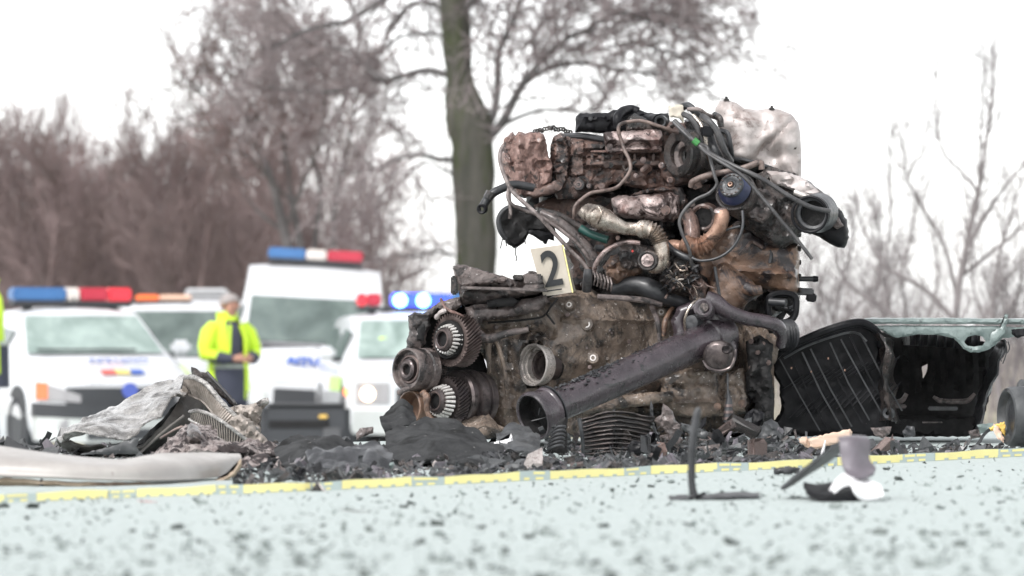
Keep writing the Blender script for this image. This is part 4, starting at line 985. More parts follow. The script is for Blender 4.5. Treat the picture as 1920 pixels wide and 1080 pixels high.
    bh = ob('bell_housing', relief([(1300,470),(1345,440),(1372,422),(1405,428),(1440,455),(1478,462),(1497,455),(1500,480),(1497,545),(1480,560),(1452,545),(1410,535),(1380,560),(1340,560),(1310,520)], 12.40, .3, .035, .006, 18, 6, fun=bhf, pads=10, pad=(10,50,.007)), 'brown_cast')
    ob('housing_horn', relief([(1335,500),(1360,490),(1385,508),(1412,528),(1428,548),(1415,560),(1398,572),(1372,590),(1345,582),(1325,560)], 12.30, .15, .045, .005, 22, 5), 'brown_cast', bh)
    ob('horn_tip', pipe([(1398,540,12.27,14),(1414,545,12.26,11),(1428,543,12.26,9)], 10, n=3, seg=14), 'brown_cast', bh)
    for k in range(5): bolt(bh, 1498, 440+26*k, 12.40, 5, 'dark_cast', (.9,.3,0))
    ob('stud', pipe([(1490,523,12.42),(1533,523,12.42)], 5, n=2, seg=12), 'rubber'); ob('stud', LA(1534,523,12.42,(-1,0,0),[(0,.2),(0,5),(6,6),(10,6),(10,.2)],12), 'black_plastic')
    ob('plug', box(P(1510,547,12.42), (.05,.03,.022), (0,.05,0), .004), 'rubber'); ob('plug', box(P(1521,558,12.42), (.03,.03,.026), (0,.15,0), .004), 'black_plastic')
    ob('bracket_loop', pipe([(1442,600,12.33),(1440,572,12.33),(1446,555,12.33),(1470,550,12.33),(1490,556,12.33),(1493,575,12.33),(1488,595,12.33),(1470,605,12.33),(1446,602,12.33)], 6.5, n=4), 'black_plastic')
    ob('bracket_web', relief([(1440,552),(1492,548),(1496,575),(1490,600),(1470,585),(1448,582)], 12.40, .1, .01, .004, 30, 6), 'shadow_black')
    ob('small_cylinder', pipe([(1443,566,12.32),(1474,568,12.30)], 8, n=2, seg=14), 'rubber')
    # clump of torn wires
    for k in range(44):
        a = (1262+rng.uniform(-12,40), 490+rng.uniform(0,50)); pts = [(a[0], a[1], 12.2)]
        for j in range(4): pts.append((pts[-1][0]+rng.uniform(-14,16), pts[-1][1]+rng.uniform(-10,14), 12.2+rng.uniform(-.03,.04)))
        ob('torn_wire', pipe(pts, rng.uniform(1.0,2.6), n=3, seg=6), rng.choice(['dark_cast','cable','silver_pipe','rubber','cable_brown']))
    ob('solenoid', LA(1274,494,12.24,(.2,.9,-.2),[(0,.2),(0,12),(4,14),(26,15),(26,.2)],20), 'dark_cast')
    ob('elbow_casting', relief([(1236,520),(1250,505),(1268,510),(1300,505),(1325,520),(1332,545),(1318,575),(1296,560),(1262,556),(1240,548)], 12.32, .15, .03, .014, 34, 5, pads=12, pad=(6,24,.014)), 'dark_cast')
    ob('mounting_wedge', relief([(1298,530),(1316,520),(1328,535),(1322,560),(1306,578),(1292,560)], 12.24, .06, .014, .008, 34, 5), 'cast_rust')
    ob('coolant_hose', pipe([(1150,545,12.3,14),(1190,535,12.27,18),(1225,545,12.25,20),(1250,560,12.25,14),(1300,572,12.28,11),(1345,575,12.32,10)], 12, n=5, seg=14), 'rubber')
    # small dressing on the masses: casting lugs, clips, brackets
    for k in range(120):
        px, py = rng.uniform(1075,1480), rng.uniform(300,600)
        if py < 360 and px > 1330: continue
        D = 12.42+rng.uniform(-.06,.1); kind = rng.random()
        if kind < .35: bolt(e, px, py, D, rng.uniform(3,6), rng.choice(['dark_cast','gear_edge','cast_rust','mud_flange']), (rng.uniform(-.3,.5),1,rng.uniform(-.3,.3)))
        elif kind < .7: ob('clip', box(P(px,py,D), (rng.uniform(.012,.04), .03, rng.uniform(.01,.03)), (rng.uniform(-.5,.5), rng.uniform(-.8,.8), rng.uniform(-.5,.5)), .003), rng.choice(['dark_cast','rubber','mud_flange','cast_rust']))
        else:
            pts = [(px,py,D-.05)]
            for j in range(3): pts.append((pts[-1][0]+rng.uniform(-24,24), pts[-1][1]+rng.uniform(-14,24), D-.05+rng.uniform(-.04,.03)))
            ob('small_pipe', pipe(pts, rng.uniform(2,4.5), n=4, seg=8), rng.choice(['cable','cable_brown','rubber','dark_cast','mud_flange']))
    # ---- cables and pipes in front
    cables = [
     ([(1277,251,12.36),(1262,246,12.35),(1240,238,12.34),(1205,227,12.34),(1180,228,12.34),(1162,234,12.33),(1160,248,12.33),(1166,266,12.33),(1172,284,12.32),(1180,300,12.31),(1182,318,12.3),(1172,335,12.3),(1155,352,12.3),(1130,358,12.28),(1108,362,12.27),(1090,374,12.26),(1078,388,12.25),(1076,410,12.26)], 4.2, 'cable_brown'),
     ([(1265,226,12.27),(1282,244,12.24),(1303,265,12.2),(1322,282,12.18),(1350,298,12.16),(1380,313,12.14),(1410,326,12.12),(1440,342,12.12),(1480,368,12.11),(1520,388,12.12),(1556,396,12.14)], 5.2, 'cable'),
     ([(1262,228,12.25),(1284,250,12.22),(1306,270,12.2),(1330,290,12.16),(1365,312,12.13),(1395,332,12.12),(1420,360,12.11),(1445,390,12.1),(1470,420,12.1),(1495,450,12.1),(1523,486,12.1)], 4.2, 'cable'),
     ([(1268,232,12.28),(1290,258,12.25),(1312,270,12.24),(1326,276,12.22),(1332,300,12.2),(1340,330,12.18),(1344,346,12.18),(1330,362,12.18),(1305,374,12.18),(1285,392,12.18),(1274,415,12.18),(1280,440,12.18),(1292,468,12.18),(1298,500,12.2)], 4.0, 'cable'),
     ([(1392,395,12.16),(1393,420,12.15),(1386,445,12.15),(1370,468,12.15),(1345,484,12.15),(1315,489,12.16),(1298,484,12.17)], 3.4, 'rubber'),
     ([(1340,440,12.2),(1365,430,12.2),(1388,424,12.2)], 3, 'rubber'),
     ([(1340,500,12.2),(1345,530,12.2),(1350,560,12.2),(1352,578,12.2)], 3.6, 'rubber'),
     ([(1296,350,12.28),(1300,340,12.27),(1330,328,12.25),(1365,322,12.24),(1395,315,12.22),(1425,305,12.22),(1428,318,12.22)], 6, 'cable_brown'),
     ([(1246,455,12.25),(1262,470,12.22),(1285,482,12.2),(1300,486,12.2)], 7, 'rubber'),
     ([(944,272,12.3),(938,285,12.29),(938,305,12.28),(948,335,12.26),(962,360,12.24),(985,382,12.22),(1005,400,12.2),(1035,432,12.2),(1065,465,12.2),(1090,490,12.2),(1103,508,12.2)], 4.6, 'cable_pale'),
     ([(955,350,12.27),(952,370,12.26),(962,385,12.25),(985,395,12.25),(1005,402,12.24),(1030,416,12.24),(1060,438,12.24),(1088,462,12.24),(1105,488,12.24)], 4, 'cable_pale'),
     ([(960,352,12.28),(955,362,12.27),(957,395,12.25),(956,410,12.25)], 4.2, 'cable_pale'),
     ([(1015,400,12.3,8),(1040,412,12.28,9),(1065,430,12.27,10),(1090,455,12.27,12),(1108,480,12.27,13),(1112,500,12.27,12)], 10, 'mud_flange'),
     ([(1010,395,12.33),(1050,405,12.32),(1085,425,12.32),(1120,435,12.3)], 7, 'dark_cast'),
     ([(1103,505,12.2,8),(1102,520,12.2,9),(1100,545,12.22,9)], 8, 'cable'),
     ([(1088,428,12.26),(1110,440,12.25),(1140,450,12.24)], 8, 'green'),
    ]
    for pts, r, mt in cables: ob('cable' if mt.startswith('cable') or mt == 'rubber' else 'pipe', pipe(pts, r*(.84 if r < 6 else 1), n=5, seg=10), mt)
    ob('green_band', pipe([(1300,262,12.19,6.6),(1309,270,12.19,6.6)], 6.6, n=2), 'lime_band')
    # loose hose at the left
    hz = ob('severed_hose', pipe([(1000,352,12.36),(965,346,12.34),(945,352,12.33),(925,362,12.32),(912,376,12.32),(905,388,12.32)], 8, n=5, seg=12), 'rubber')
    ob('hose_clip', LA(903,392,12.31,(.3,1,.1),[(0,4),(-2,8),(0,10),(8,10),(8,4),(0,4)],18), 'black_plastic', hz); ob('hose_clamp', pipe([(921,360,12.3,10),(915,372,12.3,10)], 10, n=2), 'dark_cast', hz)
    ob('hanging_bracket', relief([(934,404),(945,392),(960,388),(985,388),(1010,396),(1035,412),(1042,432),(1035,446),(1015,436),(1000,432),(990,440),(985,452),(966,466),(950,456),(938,436)], 12.38, .12, .015, .010, 30, 5), 'shadow_black')
    ob('hose_loop', pipe([(1010,402,12.28),(985,394,12.27),(960,388,12.26),(943,396,12.26),(935,412,12.26),(938,432,12.26),(948,448,12.27)], 5, n=5), 'rubber')
    ob('torn_tongue', relief([(985,430),(1010,432),(1040,438),(1040,452),(1030,447),(1024,458),(1008,448),(995,440)], 12.36, .04, .006, .004, 40, 4), 'black_plastic')
    for pts in ([(942,448),(940,458),(938,466)], [(948,452),(950,462)], [(968,462),(966,474),(969,484),(967,490)], [(984,448),(985,458)]): ob('frayed_strand', pipe([(a,b,12.34) for a,b in pts], 1.1, n=3, seg=5), 'rubber')
    # ---- gearbox
    def dg(x, y): return 12.16+.00055*(x-880)
    def gbf(x, y):
        h = .055*math.exp(-((x-1085)/60)**2-((y-640)/55)**2)
        h += .030*math.exp(-((x-1150)/50)**2-((y-600)/35)**2)
        for (cx, a) in ((938,7),(962,5),(1028,6)): h += .014*math.exp(-((x-cx-(y-700)*.1)/a)**2)*(1 if y > 610 else 0)
        h += .020*math.exp(-((y-765)/10)**2)*(1 if x < 1260 else .4)
        h -= .030*math.exp(-((y-735)/14)**2)*(1 if 1050 < x < 1250 else 0)
        h -= .022*math.exp(-((y-618-.08*(x-900))/7)**2)*(1 if x < 1040 else 0)
        h += .012*math.exp(-((y-600)/4)**2)*(1 if 1050 < x < 1230 else 0)
        for bx, by in ((1100,608),(1112,670),(1067,572),(1072,682),(1160,690)): h += .022*math.exp(-((x-bx)**2+(y-by)**2)/130.)
        return h
    gb = ob('gearbox_case', relief([(884,600),(900,590),(960,580),(1020,562),(1045,552),(1065,545),(1110,543),(1122,550),(1128,560),(1150,552),(1180,556),(1222,562),(1245,568),(1262,590),(1300,600),(1390,600),(1452,640),(1452,790),(1440,812),(1300,820),(1100,820),(985,815),(940,808),(922,790),(912,775),(920,752),(922,720),(912,700),(914,680),(898,655),(888,635)], dg, .50, .035, .008, 24, 7, fun=gbf, pads=20, pad=(10,60,.006), holes=([(1001+26*math.cos(a*.45), 684+38*math.sin(a*.45)) for a in range(14)],)), 'mud_case')
    for a in ((1100,608,12),(1067,571,9),(1112,671,11),(1240,585,9)): boss(gb, a[0], a[1], dg(a[0],0)-.10 if a[0] < 1200 else dg(a[0],0)-.05, a[2])
    for a in ((1073,678),(1064,590),(1180,640),(1106,688)): bolt(gb, a[0], a[1], dg(a[0],0)-.075, 4.0, 'gear_edge', (rng.uniform(-.3,.3),1,rng.uniform(-.3,.3)))
    ob('case_seam', pipe([(915,605,12.13),(960,602,12.12),(1010,596,12.11),(1024,588,12.10),(1032,576,12.09),(1045,560,12.09)], 2.0, n=5), 'shadow_black', gb)
    ob('case_seam', pipe([(1024,588,12.10),(1034,600,12.08),(1040,608,12.08)], 2.0, n=4), 'shadow_black', gb)
    ob('case_rib', pipe([(918,700,12.13,4),(916,650,12.12,6),(930,640,12.12,4),(945,690,12.12,4),(950,740,12.12,3)], 5, n=5), 'mud_case', gb)
    ob('case_rib', pipe([(1120,556,12.18,5),(1200,562,12.2,6),(1240,572,12.22,5)], 5, n=4), 'mud_flange', gb)
    ob('case_ring', pipe([(1222,575,12.26,5),(1232,600,12.2,5),(1237,630,12.2,5),(1236,660,12.2,5)], 5, n=4), 'mud_flange', gb)
    ob('case_ring', pipe([(1262,575,12.26,4),(1248,600,12.2,5),(1244,630,12.2,5)], 5, n=4), 'brown_cast', gb)
    # side bore with bright stepped rings
    bo = ob('shaft_bore', LA(999,684,12.165,BK,[(0,40),(-2,39.5),(-2,37),(0,36),(7,36),(7,33),(14,32.5),(14,29),(24,28),(24,37),(2,40),(0,40)],44), 'bright_steel', gb)
    ob('bore_lining', LA(999,684,12.165,BK,[(24,28),(24,24),(27,22),(34,22),(34,18),(38,16),(50,15),(50,28),(24,28)],40), 'gear_steel', bo)
    ob('bore_floor', LA(999,684,12.165,BK,[(50,.2),(50,27),(56,27),(56,.2)],30), 'shadow_black', bo)
    # top flange and rails
    tf = ob('mounting_flange', relief([(849,503),(854,497),(870,496),(900,505),(946,518),(962,524),(990,512),(1000,508),(1016,516),(1022,528),(1026,548),(985,556),(950,562),(905,572),(862,572),(861,540),(856,525)], 12.10, .22, .014, .005, 30, 5, fun=lambda x,y: .02*math.exp(-((y-552)/12)**2)-.012*math.exp(-((y-(539-.02*(x-860)))/2.5)**2), pads=16, pad=(8,44,.008)), 'mud_flange')
    ob('flange_fin', relief([(849,500),(866,496),(900,506),(952,522),(946,530),(905,534),(870,538),(860,520)], 12.05, .06, .008, .003, 40, 4), 'mud_flange', tf)
    ob('flange_shelf', box(P(945,542,12.03), (.25,.05,.009), (0,.03,0), .002), 'mud_flange', tf)
    ob('flange_post', box(P(852,535,12.12), (.020,.05,.055), None, .004), 'dark_cast', tf)
    ob('flange_block', box(P(1000,524,12.08), (.055,.08,.030), (0,-.03,0), .005), 'mud_flange', tf); ob('flange_block', box(P(1001,538,12.06), (.060,.08,.012), (0,-.03,0), .003), 'mud_flange', tf); ob('flange_block', box(P(971,520,12.08), (.030,.06,.014), (0,.04,0), .003), 'dark_cast', tf)
    ob('flange_nut', LA(995,508,12.08,(0,0,-1),[(0,.2),(0,5),(12,5),(12,.2)],6), 'dark_cast', tf)
    ob('case_rail', relief([(872,576),(900,570),(960,566),(1024,552),(1030,566),(1012,584),(960,594),(905,602),(900,622),(884,624),(876,604)], 12.08, .15, .018, .006, 30, 5, fun=lambda x,y:-.012*math.exp(-((y-576)/3)**2)*(1 if x<960 else 0), pads=8, pad=(8,40,.006)), 'mud_flange')
    ob('case_gap', relief([(912,563),(960,557),(972,566),(960,574),(915,576)], 12.05, .03, .004, .002, 30, 5), 'shadow_black')
    ob('torn_rib', pipe([(868,600,12.06,9),(890,622,12.05,10),(915,635,12.05,9),(950,625,12.06,7),(990,618,12.07,5)], 8, n=4, seg=10, amp=.2), 'mud_flange')
    # broken open end of the case
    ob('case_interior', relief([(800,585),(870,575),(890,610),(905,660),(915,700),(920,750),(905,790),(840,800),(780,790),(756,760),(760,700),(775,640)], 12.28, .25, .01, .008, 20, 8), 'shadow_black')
    br = ob('broken_case_rim', relief([(764,592),(776,585),(792,588),(800,584),(822,566),(842,560),(862,556),(866,572),(856,582),(838,588),(822,580),(806,600),(808,612),(800,625),(798,645),(790,655),(772,655),(763,662),(762,640),(768,620)], 12.05, .30, .012, .010, 34, 4, pads=8, pad=(5,18,.010)), 'mud_flange')
    ob('rim_window', relief([(784,612),(796,606),(794,640),(781,638)], 12.035, .02, .003, .002, 30, 4), 'shadow_black', br)
    ob('torn_edge', pipe([(826,560,12.02),(838,580,12.0),(862,590,12.0),(872,600,12.02)], 3, n=4, amp=.5), 'pink_rust', br)
    ob('torn_edge', pipe([(818,596,12.02),(826,586,12.0),(836,582,12.0)], 4.5, n=4, amp=.5), 'heat_shield', br)
    def bearing(px, py, D, R, par, rollers=20, hub=.46):
        """tapered roller bearing, seen from its small end"""
        b = ob('bearing', LA(px,py,D,BK,[(0,R*hub),(-1,R*hub+1.5),(-1,R*.62),(1,R*.66),(0,R*.70),(2,R*.74),(4,R*.72),(10,R*.78),(30,R*.86),(34,R*.86),(34,R*hub),(0,R*hub)],40), 'gear_steel', par)
        ob('bearing_bore', LA(px+5,py,D+.008,BK,[(0,.2),(0,R*hub+.5),(2,R*hub),(2,.2)],28), 'shadow_black', b)
        ob('bearing_race', LA(px-1,py,D,BK,[(0,R*.50),(-1.5,R*.53),(-1.5,R*.58),(0,R*.60),(2,R*.6),(2,R*.5),(0,R*.5)],36), 'gear_edge', b)
        A_, u_, v_ = frame(BK); m = mpp(D); o0 = P(px,py,D)
        for k in range(rollers):
            a = 2*PI*k/rollers; dr = u_*math.cos(a)+v_*math.sin(a); p0 = o0+A_*6*m+dr*R*.82*m; p1 = o0+A_*24*m+dr*R*.98*m
            ob('roller', tube([p0, p1], [R*.075*m, R*.095*m], 8), 'roller_steel', b)
        return b
    # upper gear
    g1 = ob('helical_gear', LA(842,637,12.0,BK,[(12,20),(10,30),(4,34),(2,40),(2,50.5),(38,50.5),(38,20),(12,20)],teeth=44,depth=5.5,twist=9,tr=(4,5)), 'gear_edge')
    bearing(829,636,11.965,30,g1, 22)
    ob('gear_cage', LA(838,637,11.99,BK,[(0,31),(-1,35),(3,37),(10,37),(10,31),(0,31)],36), 'shadow_black', g1)
    # left cup
    g2 = ob('bearing_cup', LA(763,692,11.98,BK,[(0,35),(-2,36),(-2,39),(0,40),(30,40),(33,38),(36,41),(50,42),(52,40),(52,20),(8,20),(8,34),(0,35)],44), 'mud_flange')
    ob('cup_race', LA(765,692,11.985,BK,[(4,22),(2,23),(2,26),(4,28),(10,28),(10,22),(4,22)],36), 'gear_edge', g2)
    ob('cup_hub', LA(762,693,11.985,BK,[(0,10),(-2,12),(-2,16),(0,18),(1,20),(10,21),(10,10),(0,10)],34), 'gear_steel', g2); ob('cup_bore', LA(765,693,11.995,BK,[(0,.2),(0,11),(3,11),(3,.2)],24), 'shadow_black', g2)
    ob('toothed_ring', LA(790,693,12.06,BK,[(0,30),(0,43),(26,43),(26,30)],teeth=52,depth=2.5,twist=0,tr=(1,2)), 'dark_cast', g2)
    # lower gear cluster
    g3 = ob('gear_cluster', LA(852,748,12.06,BK,[(0,20),(-2,50),(2,54),(10,54),(12,48),(22,48),(24,56),(38,57),(42,50),(50,50),(52,54),(64,54),(64,20),(0,20)],48), 'gear_steel')
    ob('helical_gear', LA(832,750,12.0,BK,[(6,18),(2,30),(0,37),(0,45.5),(26,45.5),(26,18),(6,18)],teeth=38,depth=5,twist=10,tr=(3,4)), 'gear_steel', g3)
    bearing(815,752,11.955,31,g3, 22)
    # lower left open cup
    cu = ob('open_cup', LA(768,764,12.0,BK,[(0,28),(-2,29),(-1,32),(2,33),(50,33),(50,27),(36,26),(6,27),(0,28)],40), 'brown_cast')
    ob('cup_floor', LA(778,764,12.05,BK,[(0,.2),(0,28),(3,28),(3,.2)],30), 'brown_cast', cu)
    ob('torn_lug', pipe([(792,735,11.96,6),(800,745,11.95,7),(801,770,11.95,5),(808,785,11.95,5),(818,794,11.95,4)], 5, n=5, amp=.4), 'brown_cast', cu); ob('torn_lug', pipe([(748,738,11.97,5),(755,732,11.96,5),(768,728,11.96,4)], 4, n=4, amp=.5), 'mud_flange', cu)
    ob('lower_lip', relief([(800,790),(850,795),(890,780),(912,778),(925,792),(955,806),(950,820),(860,822),(810,815)], 12.02, .3, .015, .010, 24, 6), 'mud_case')
    ob('torn_sheet_lip', sheet([[(858,792,11.9),(880,796,11.86),(905,785,11.86),(915,778,11.9)],[(862,800,11.86),(885,806,11.82),(912,800,11.82),(940,812,11.86)]], 6, 4, .006, 26, .003), 'mud_case')
    # ---- propeller shaft
    L0 = P(1000,781,11.72); R0 = P(1352,625,12.16); ax = (R0-L0).normalized(); m = mpp(11.8); Ls = (R0-L0).length
    ps = ob('propeller_shaft', lathe(L0, ax, [(.07,31*m),(.09,30*m),(Ls*.5,32*m),(Ls-.05,34*m),(Ls-.045,37*m),(Ls+.012,38*m),(Ls+.02,36*m),(Ls+.02,10*m),(.07,10*m),(.07,31*m)], 48), 'shaft')
    ob('shaft_socket', lathe(L0, ax, [(0,40*m),(-.004,42*m),(-.004,45*m),(.002,47*m),(.012,47*m),(.016,44*m),(.050,42*m),(.054,44*m),(.060,44*m),(.066,40*m),(.075,36*m),(.08,31*m),(.08,10*m),(.05,10*m),(.05,38*m),(0,40*m)], 48), 'shaft', ps)
    ob('socket_floor', lathe(L0+ax*.045, ax, [(0,.001),(0,39*m),(.004,39*m),(.004,.001)], 36), 'shadow_black', ps)
    ob('shaft_ring', lathe(L0+ax*(.066), ax, [(0,38*m),(0,45*m),(.004,45*m),(.004,38*m)], 40), 'rubber', ps)
    ob('socket_lining', lathe(L0, ax, [(.001,39.6*m),(.044,37.6*m),(.044,38*m),(.001,40*m),(.001,39.6*m)], 40), 'shadow_black', ps)  # black liner paints the darkness inside the socket
    for k in range(3):
        ob('socket_crease', tube([L0+ax*.04+Vector((rng.uniform(-.04,.04),0,rng.uniform(-.045,.0))), L0+ax*.035+Vector((rng.uniform(-.04,.05),0,rng.uniform(-.05,.02)))], .0015, 5), 'rubber', ps)
    # clods stuck on the shaft
    sd_ = ax.cross(Vector((0,0,1))).normalized(); up_ = sd_.cross(ax).normalized()
    V, F = [], []
    for k in range(340):
        t = min(.95, max(.12, rng.gauss(.28, .08) if k % 2 else rng.uniform(.2,.95))); a = rng.gauss(PI/2+.1, .45); c = L0+ax*(Ls*t)+(sd_*math.cos(a)+up_*math.sin(a))*(32.4*m)
        v, f = box(c, (rng.uniform(.003,.013), rng.uniform(.002,.009), rng.uniform(.0008,.0028)), (rng.uniform(-.5,.5),rng.uniform(-.7,.1),rng.uniform(0,3))); n = len(V); V += v; F += [tuple(i+n for i in q) for q in f]
    o = obj('soil_crumbs', V, F, 'rubber', ps, 0); o['kind'] = 'stuff'
    # joint behind the shaft
    yk = ob('joint_yoke', relief([(1258,600),(1272,575),(1300,562),(1325,560),(1345,575),(1362,600),(1385,640),(1380,680),(1350,692),(1330,672),(1300,640),(1265,640)], 12.14, .14, .025, .004, 20, 6, fun=lambda x,y: -.05*math.exp(-((x-1302)/16)**2-((y-603)/14)**2), pads=6, pad=(8,24,.010)), 'shaft')
    ob('yoke_ear', LA(1318,577,12.04,(.2,.95,-.2),[(0,9),(-2,14),(0,18),(12,19),(30,19),(30,.2),(2,.2),(2,9),(0,9)],28), 'shaft', yk); bolt(yk, 1320, 576, 12.03, 8, 'mud_flange')
    ob('yoke_ring', pipe([(1285,625,12.08),(1284,598,12.05),(1296,572,12.05),(1312,560,12.08)], 2.6, n=5), 'silver_pipe', yk)
    ob('joint_cross', LA(1296,605,12.10,(.5,.8,0),[(0,.2),(-2,8),(0,14),(20,16),(20,.2)],20), 'rubber', yk)
    ob('yoke_ear', LA(1345,668,12.03,(.2,.95,.1),[(0,.2),(-1,20),(1,24),(6,28),(30,28),(30,.2)],30), 'gear_steel', yk); ob('ear_rim', pipe([(1318,676,12.0,2),(1328,690,11.99,3),(1348,696,11.99,3.4),(1368,690,11.99,3),(1376,676,11.99,3),(1380,655,12.0,2)], 3, n=5), 'gear_steel', yk)
    ob('joint_cup', LA(1362,655,11.98,(.2,.95,.1),[(0,.2),(-1,7),(1,9),(20,10),(20,.2)],20), 'gear_steel', yk)
    ob('stay_pipe', pipe([(1322,560,12.1,16),(1340,568,12.1,18),(1365,584,12.1,14),(1400,597,12.12,13),(1435,603,12.14,13),(1458,612,12.16,13),(1466,628,12.18,11),(1464,648,12.2,10)], 13, n=5, seg=16), 'shaft')
    # pulley stack on the right
    ob('pulley_stack', LA(1392,655,12.22,(1,.35,0),[(0,30),(0,44),(5,45),(8,38),(14,38),(16,45),(22,45),(25,36),(34,36),(36,42),(42,42),(46,30),(60,30),(60,.2)],40), 'mud_case')
    ob('ribbed_pulley', LA(1462,628,12.26,(1,.5,0),[(0,.2),(0,26)]+[(2+3*k, 30 if k % 2 else 26) for k in range(8)]+[(28,26),(28,.2)],32), 'rubber')
    for a in ((1408,640),(1420,660),(1408,690),(1430,645),(1440,680)): bolt(e, a[0], a[1], 12.15, 5, 'gear_edge', (.5,.8,0))
    # lower right: sump and its plug
    sp = ob('sump', relief([(1242,706),(1290,690),(1345,690),(1352,700),(1395,690),(1400,720),(1408,755),(1400,775),(1350,780),(1300,785),(1255,775),(1240,745)], 12.18, .3, .02, .006, 24, 6, fun=lambda x,y: -.02*math.exp(-((x-1352)/5)**2)+.012*math.exp(-((y-755)/6)**2), pads=12, pad=(10,50,.010)), 'mud_case')
    ob('lower_rail', relief([(1075,757),(1130,745),(1225,735),(1262,733),(1262,752),(1200,762),(1110,775),(1080,775)], 12.10, .2, .012, .006, 28, 5), 'mud_case')
    ob('side_shade_slab', relief([(1398,640),(1425,628),(1450,645),(1446,700),(1451,730),(1450,795),(1425,806),(1408,788),(1415,756),(1396,735),(1402,690)], 12.17, .3, .02, .012, 30, 5, pads=14, pad=(8,30,.016)), 'shadow_black')  # black slab put in for the shade on this side of the engine
    pl = ob('hanging_plug', pipe([(1364,700,12.06,2),(1365,735,12.05,2.5),(1367,750,12.05,6),(1366,765,12.05,8),(1365,792,12.05,10)], 5, n=4, seg=10), 'rubber')
    for k in range(3): ob('plug_rib', LA(1366,758+12*k,12.05,(0,0,-1),[(0,.2),(0,8+k*1.5),(5,9+k*1.5),(5,.2)],12), 'gear_edge', pl)
    bolt(sp, 1345, 762, 12.13, 7, 'brown_cast'); bolt(sp, 1392, 757, 12.13, 8, 'brown_cast')
    # dents, mud lumps on the case
    for k in range(70):
        px, py = rng.uniform(930,1240), rng.uniform(560,800)
        if abs(px-1000) < 48 and abs(py-684) < 55: continue
        D = dg(px,0)-.036-gbf(px,py); s = rng.uniform(2,6)
        ob('mud_lump', LA(px,py,D,(rng.uniform(-.3,.3),1,rng.uniform(-.3,.3)),[(-s*.25,.2),(-s*.15,s*.6),(s*.3,s),(s,s*1.1),(s,.2)],7), rng.choice(['mud_case','mud_flange','mud_case']))
    return e
build_engine()

def marker():
    t = thing('evidence_marker', 'cream numbered marker card with a black 2, tilted on top of the gearbox', 'marker', P(1035,552,12.12))
    v, f = relief([(994,467),(1053,459),(1072,548),(1019,556)], 12.09, .003, .0005, 0, 1, 12, 0); obj('front_face', v, f, 'card', t, 0)
    v, f = relief([(1054,459),(1056.5,460),(1075,548),(1072.5,549)], 12.092, .003, .0003, 0, 1, 12, 0); obj('edge', v, f, 'card_edge', t, 0)
    # rear leaf of the folded card
    A = [P(994,467,12.095), P(1056,459,12.095), P(1080,546,12.22), P(1024,554,12.22)]; off = Vector((0,.003,0))
    obj('rear_face', A+[a+off for a in A], [(0,1,2,3),(7,6,5,4),(0,4,5,1),(1,5,6,2),(2,6,7,3),(3,7,4,0)], 'card', t, 0)
    m = mpp(12.08); R = Matrix.Rotation(math.radians(-10), 4, 'Y') @ Matrix.Rotation(PI/2, 4, 'X')
    textmesh('2', 94*m, 'numeral', 'ink', Matrix.Translation(P(1034.5,507,12.084)) @ R @ Matrix.Diagonal((.80,1,1,1)), t, .0008, bold=.0022)
    obj('printed_line', *box(P(1039,544,12.084), (.045,.001,.004), (0,math.radians(-8),0)), 'ink', t)
marker()
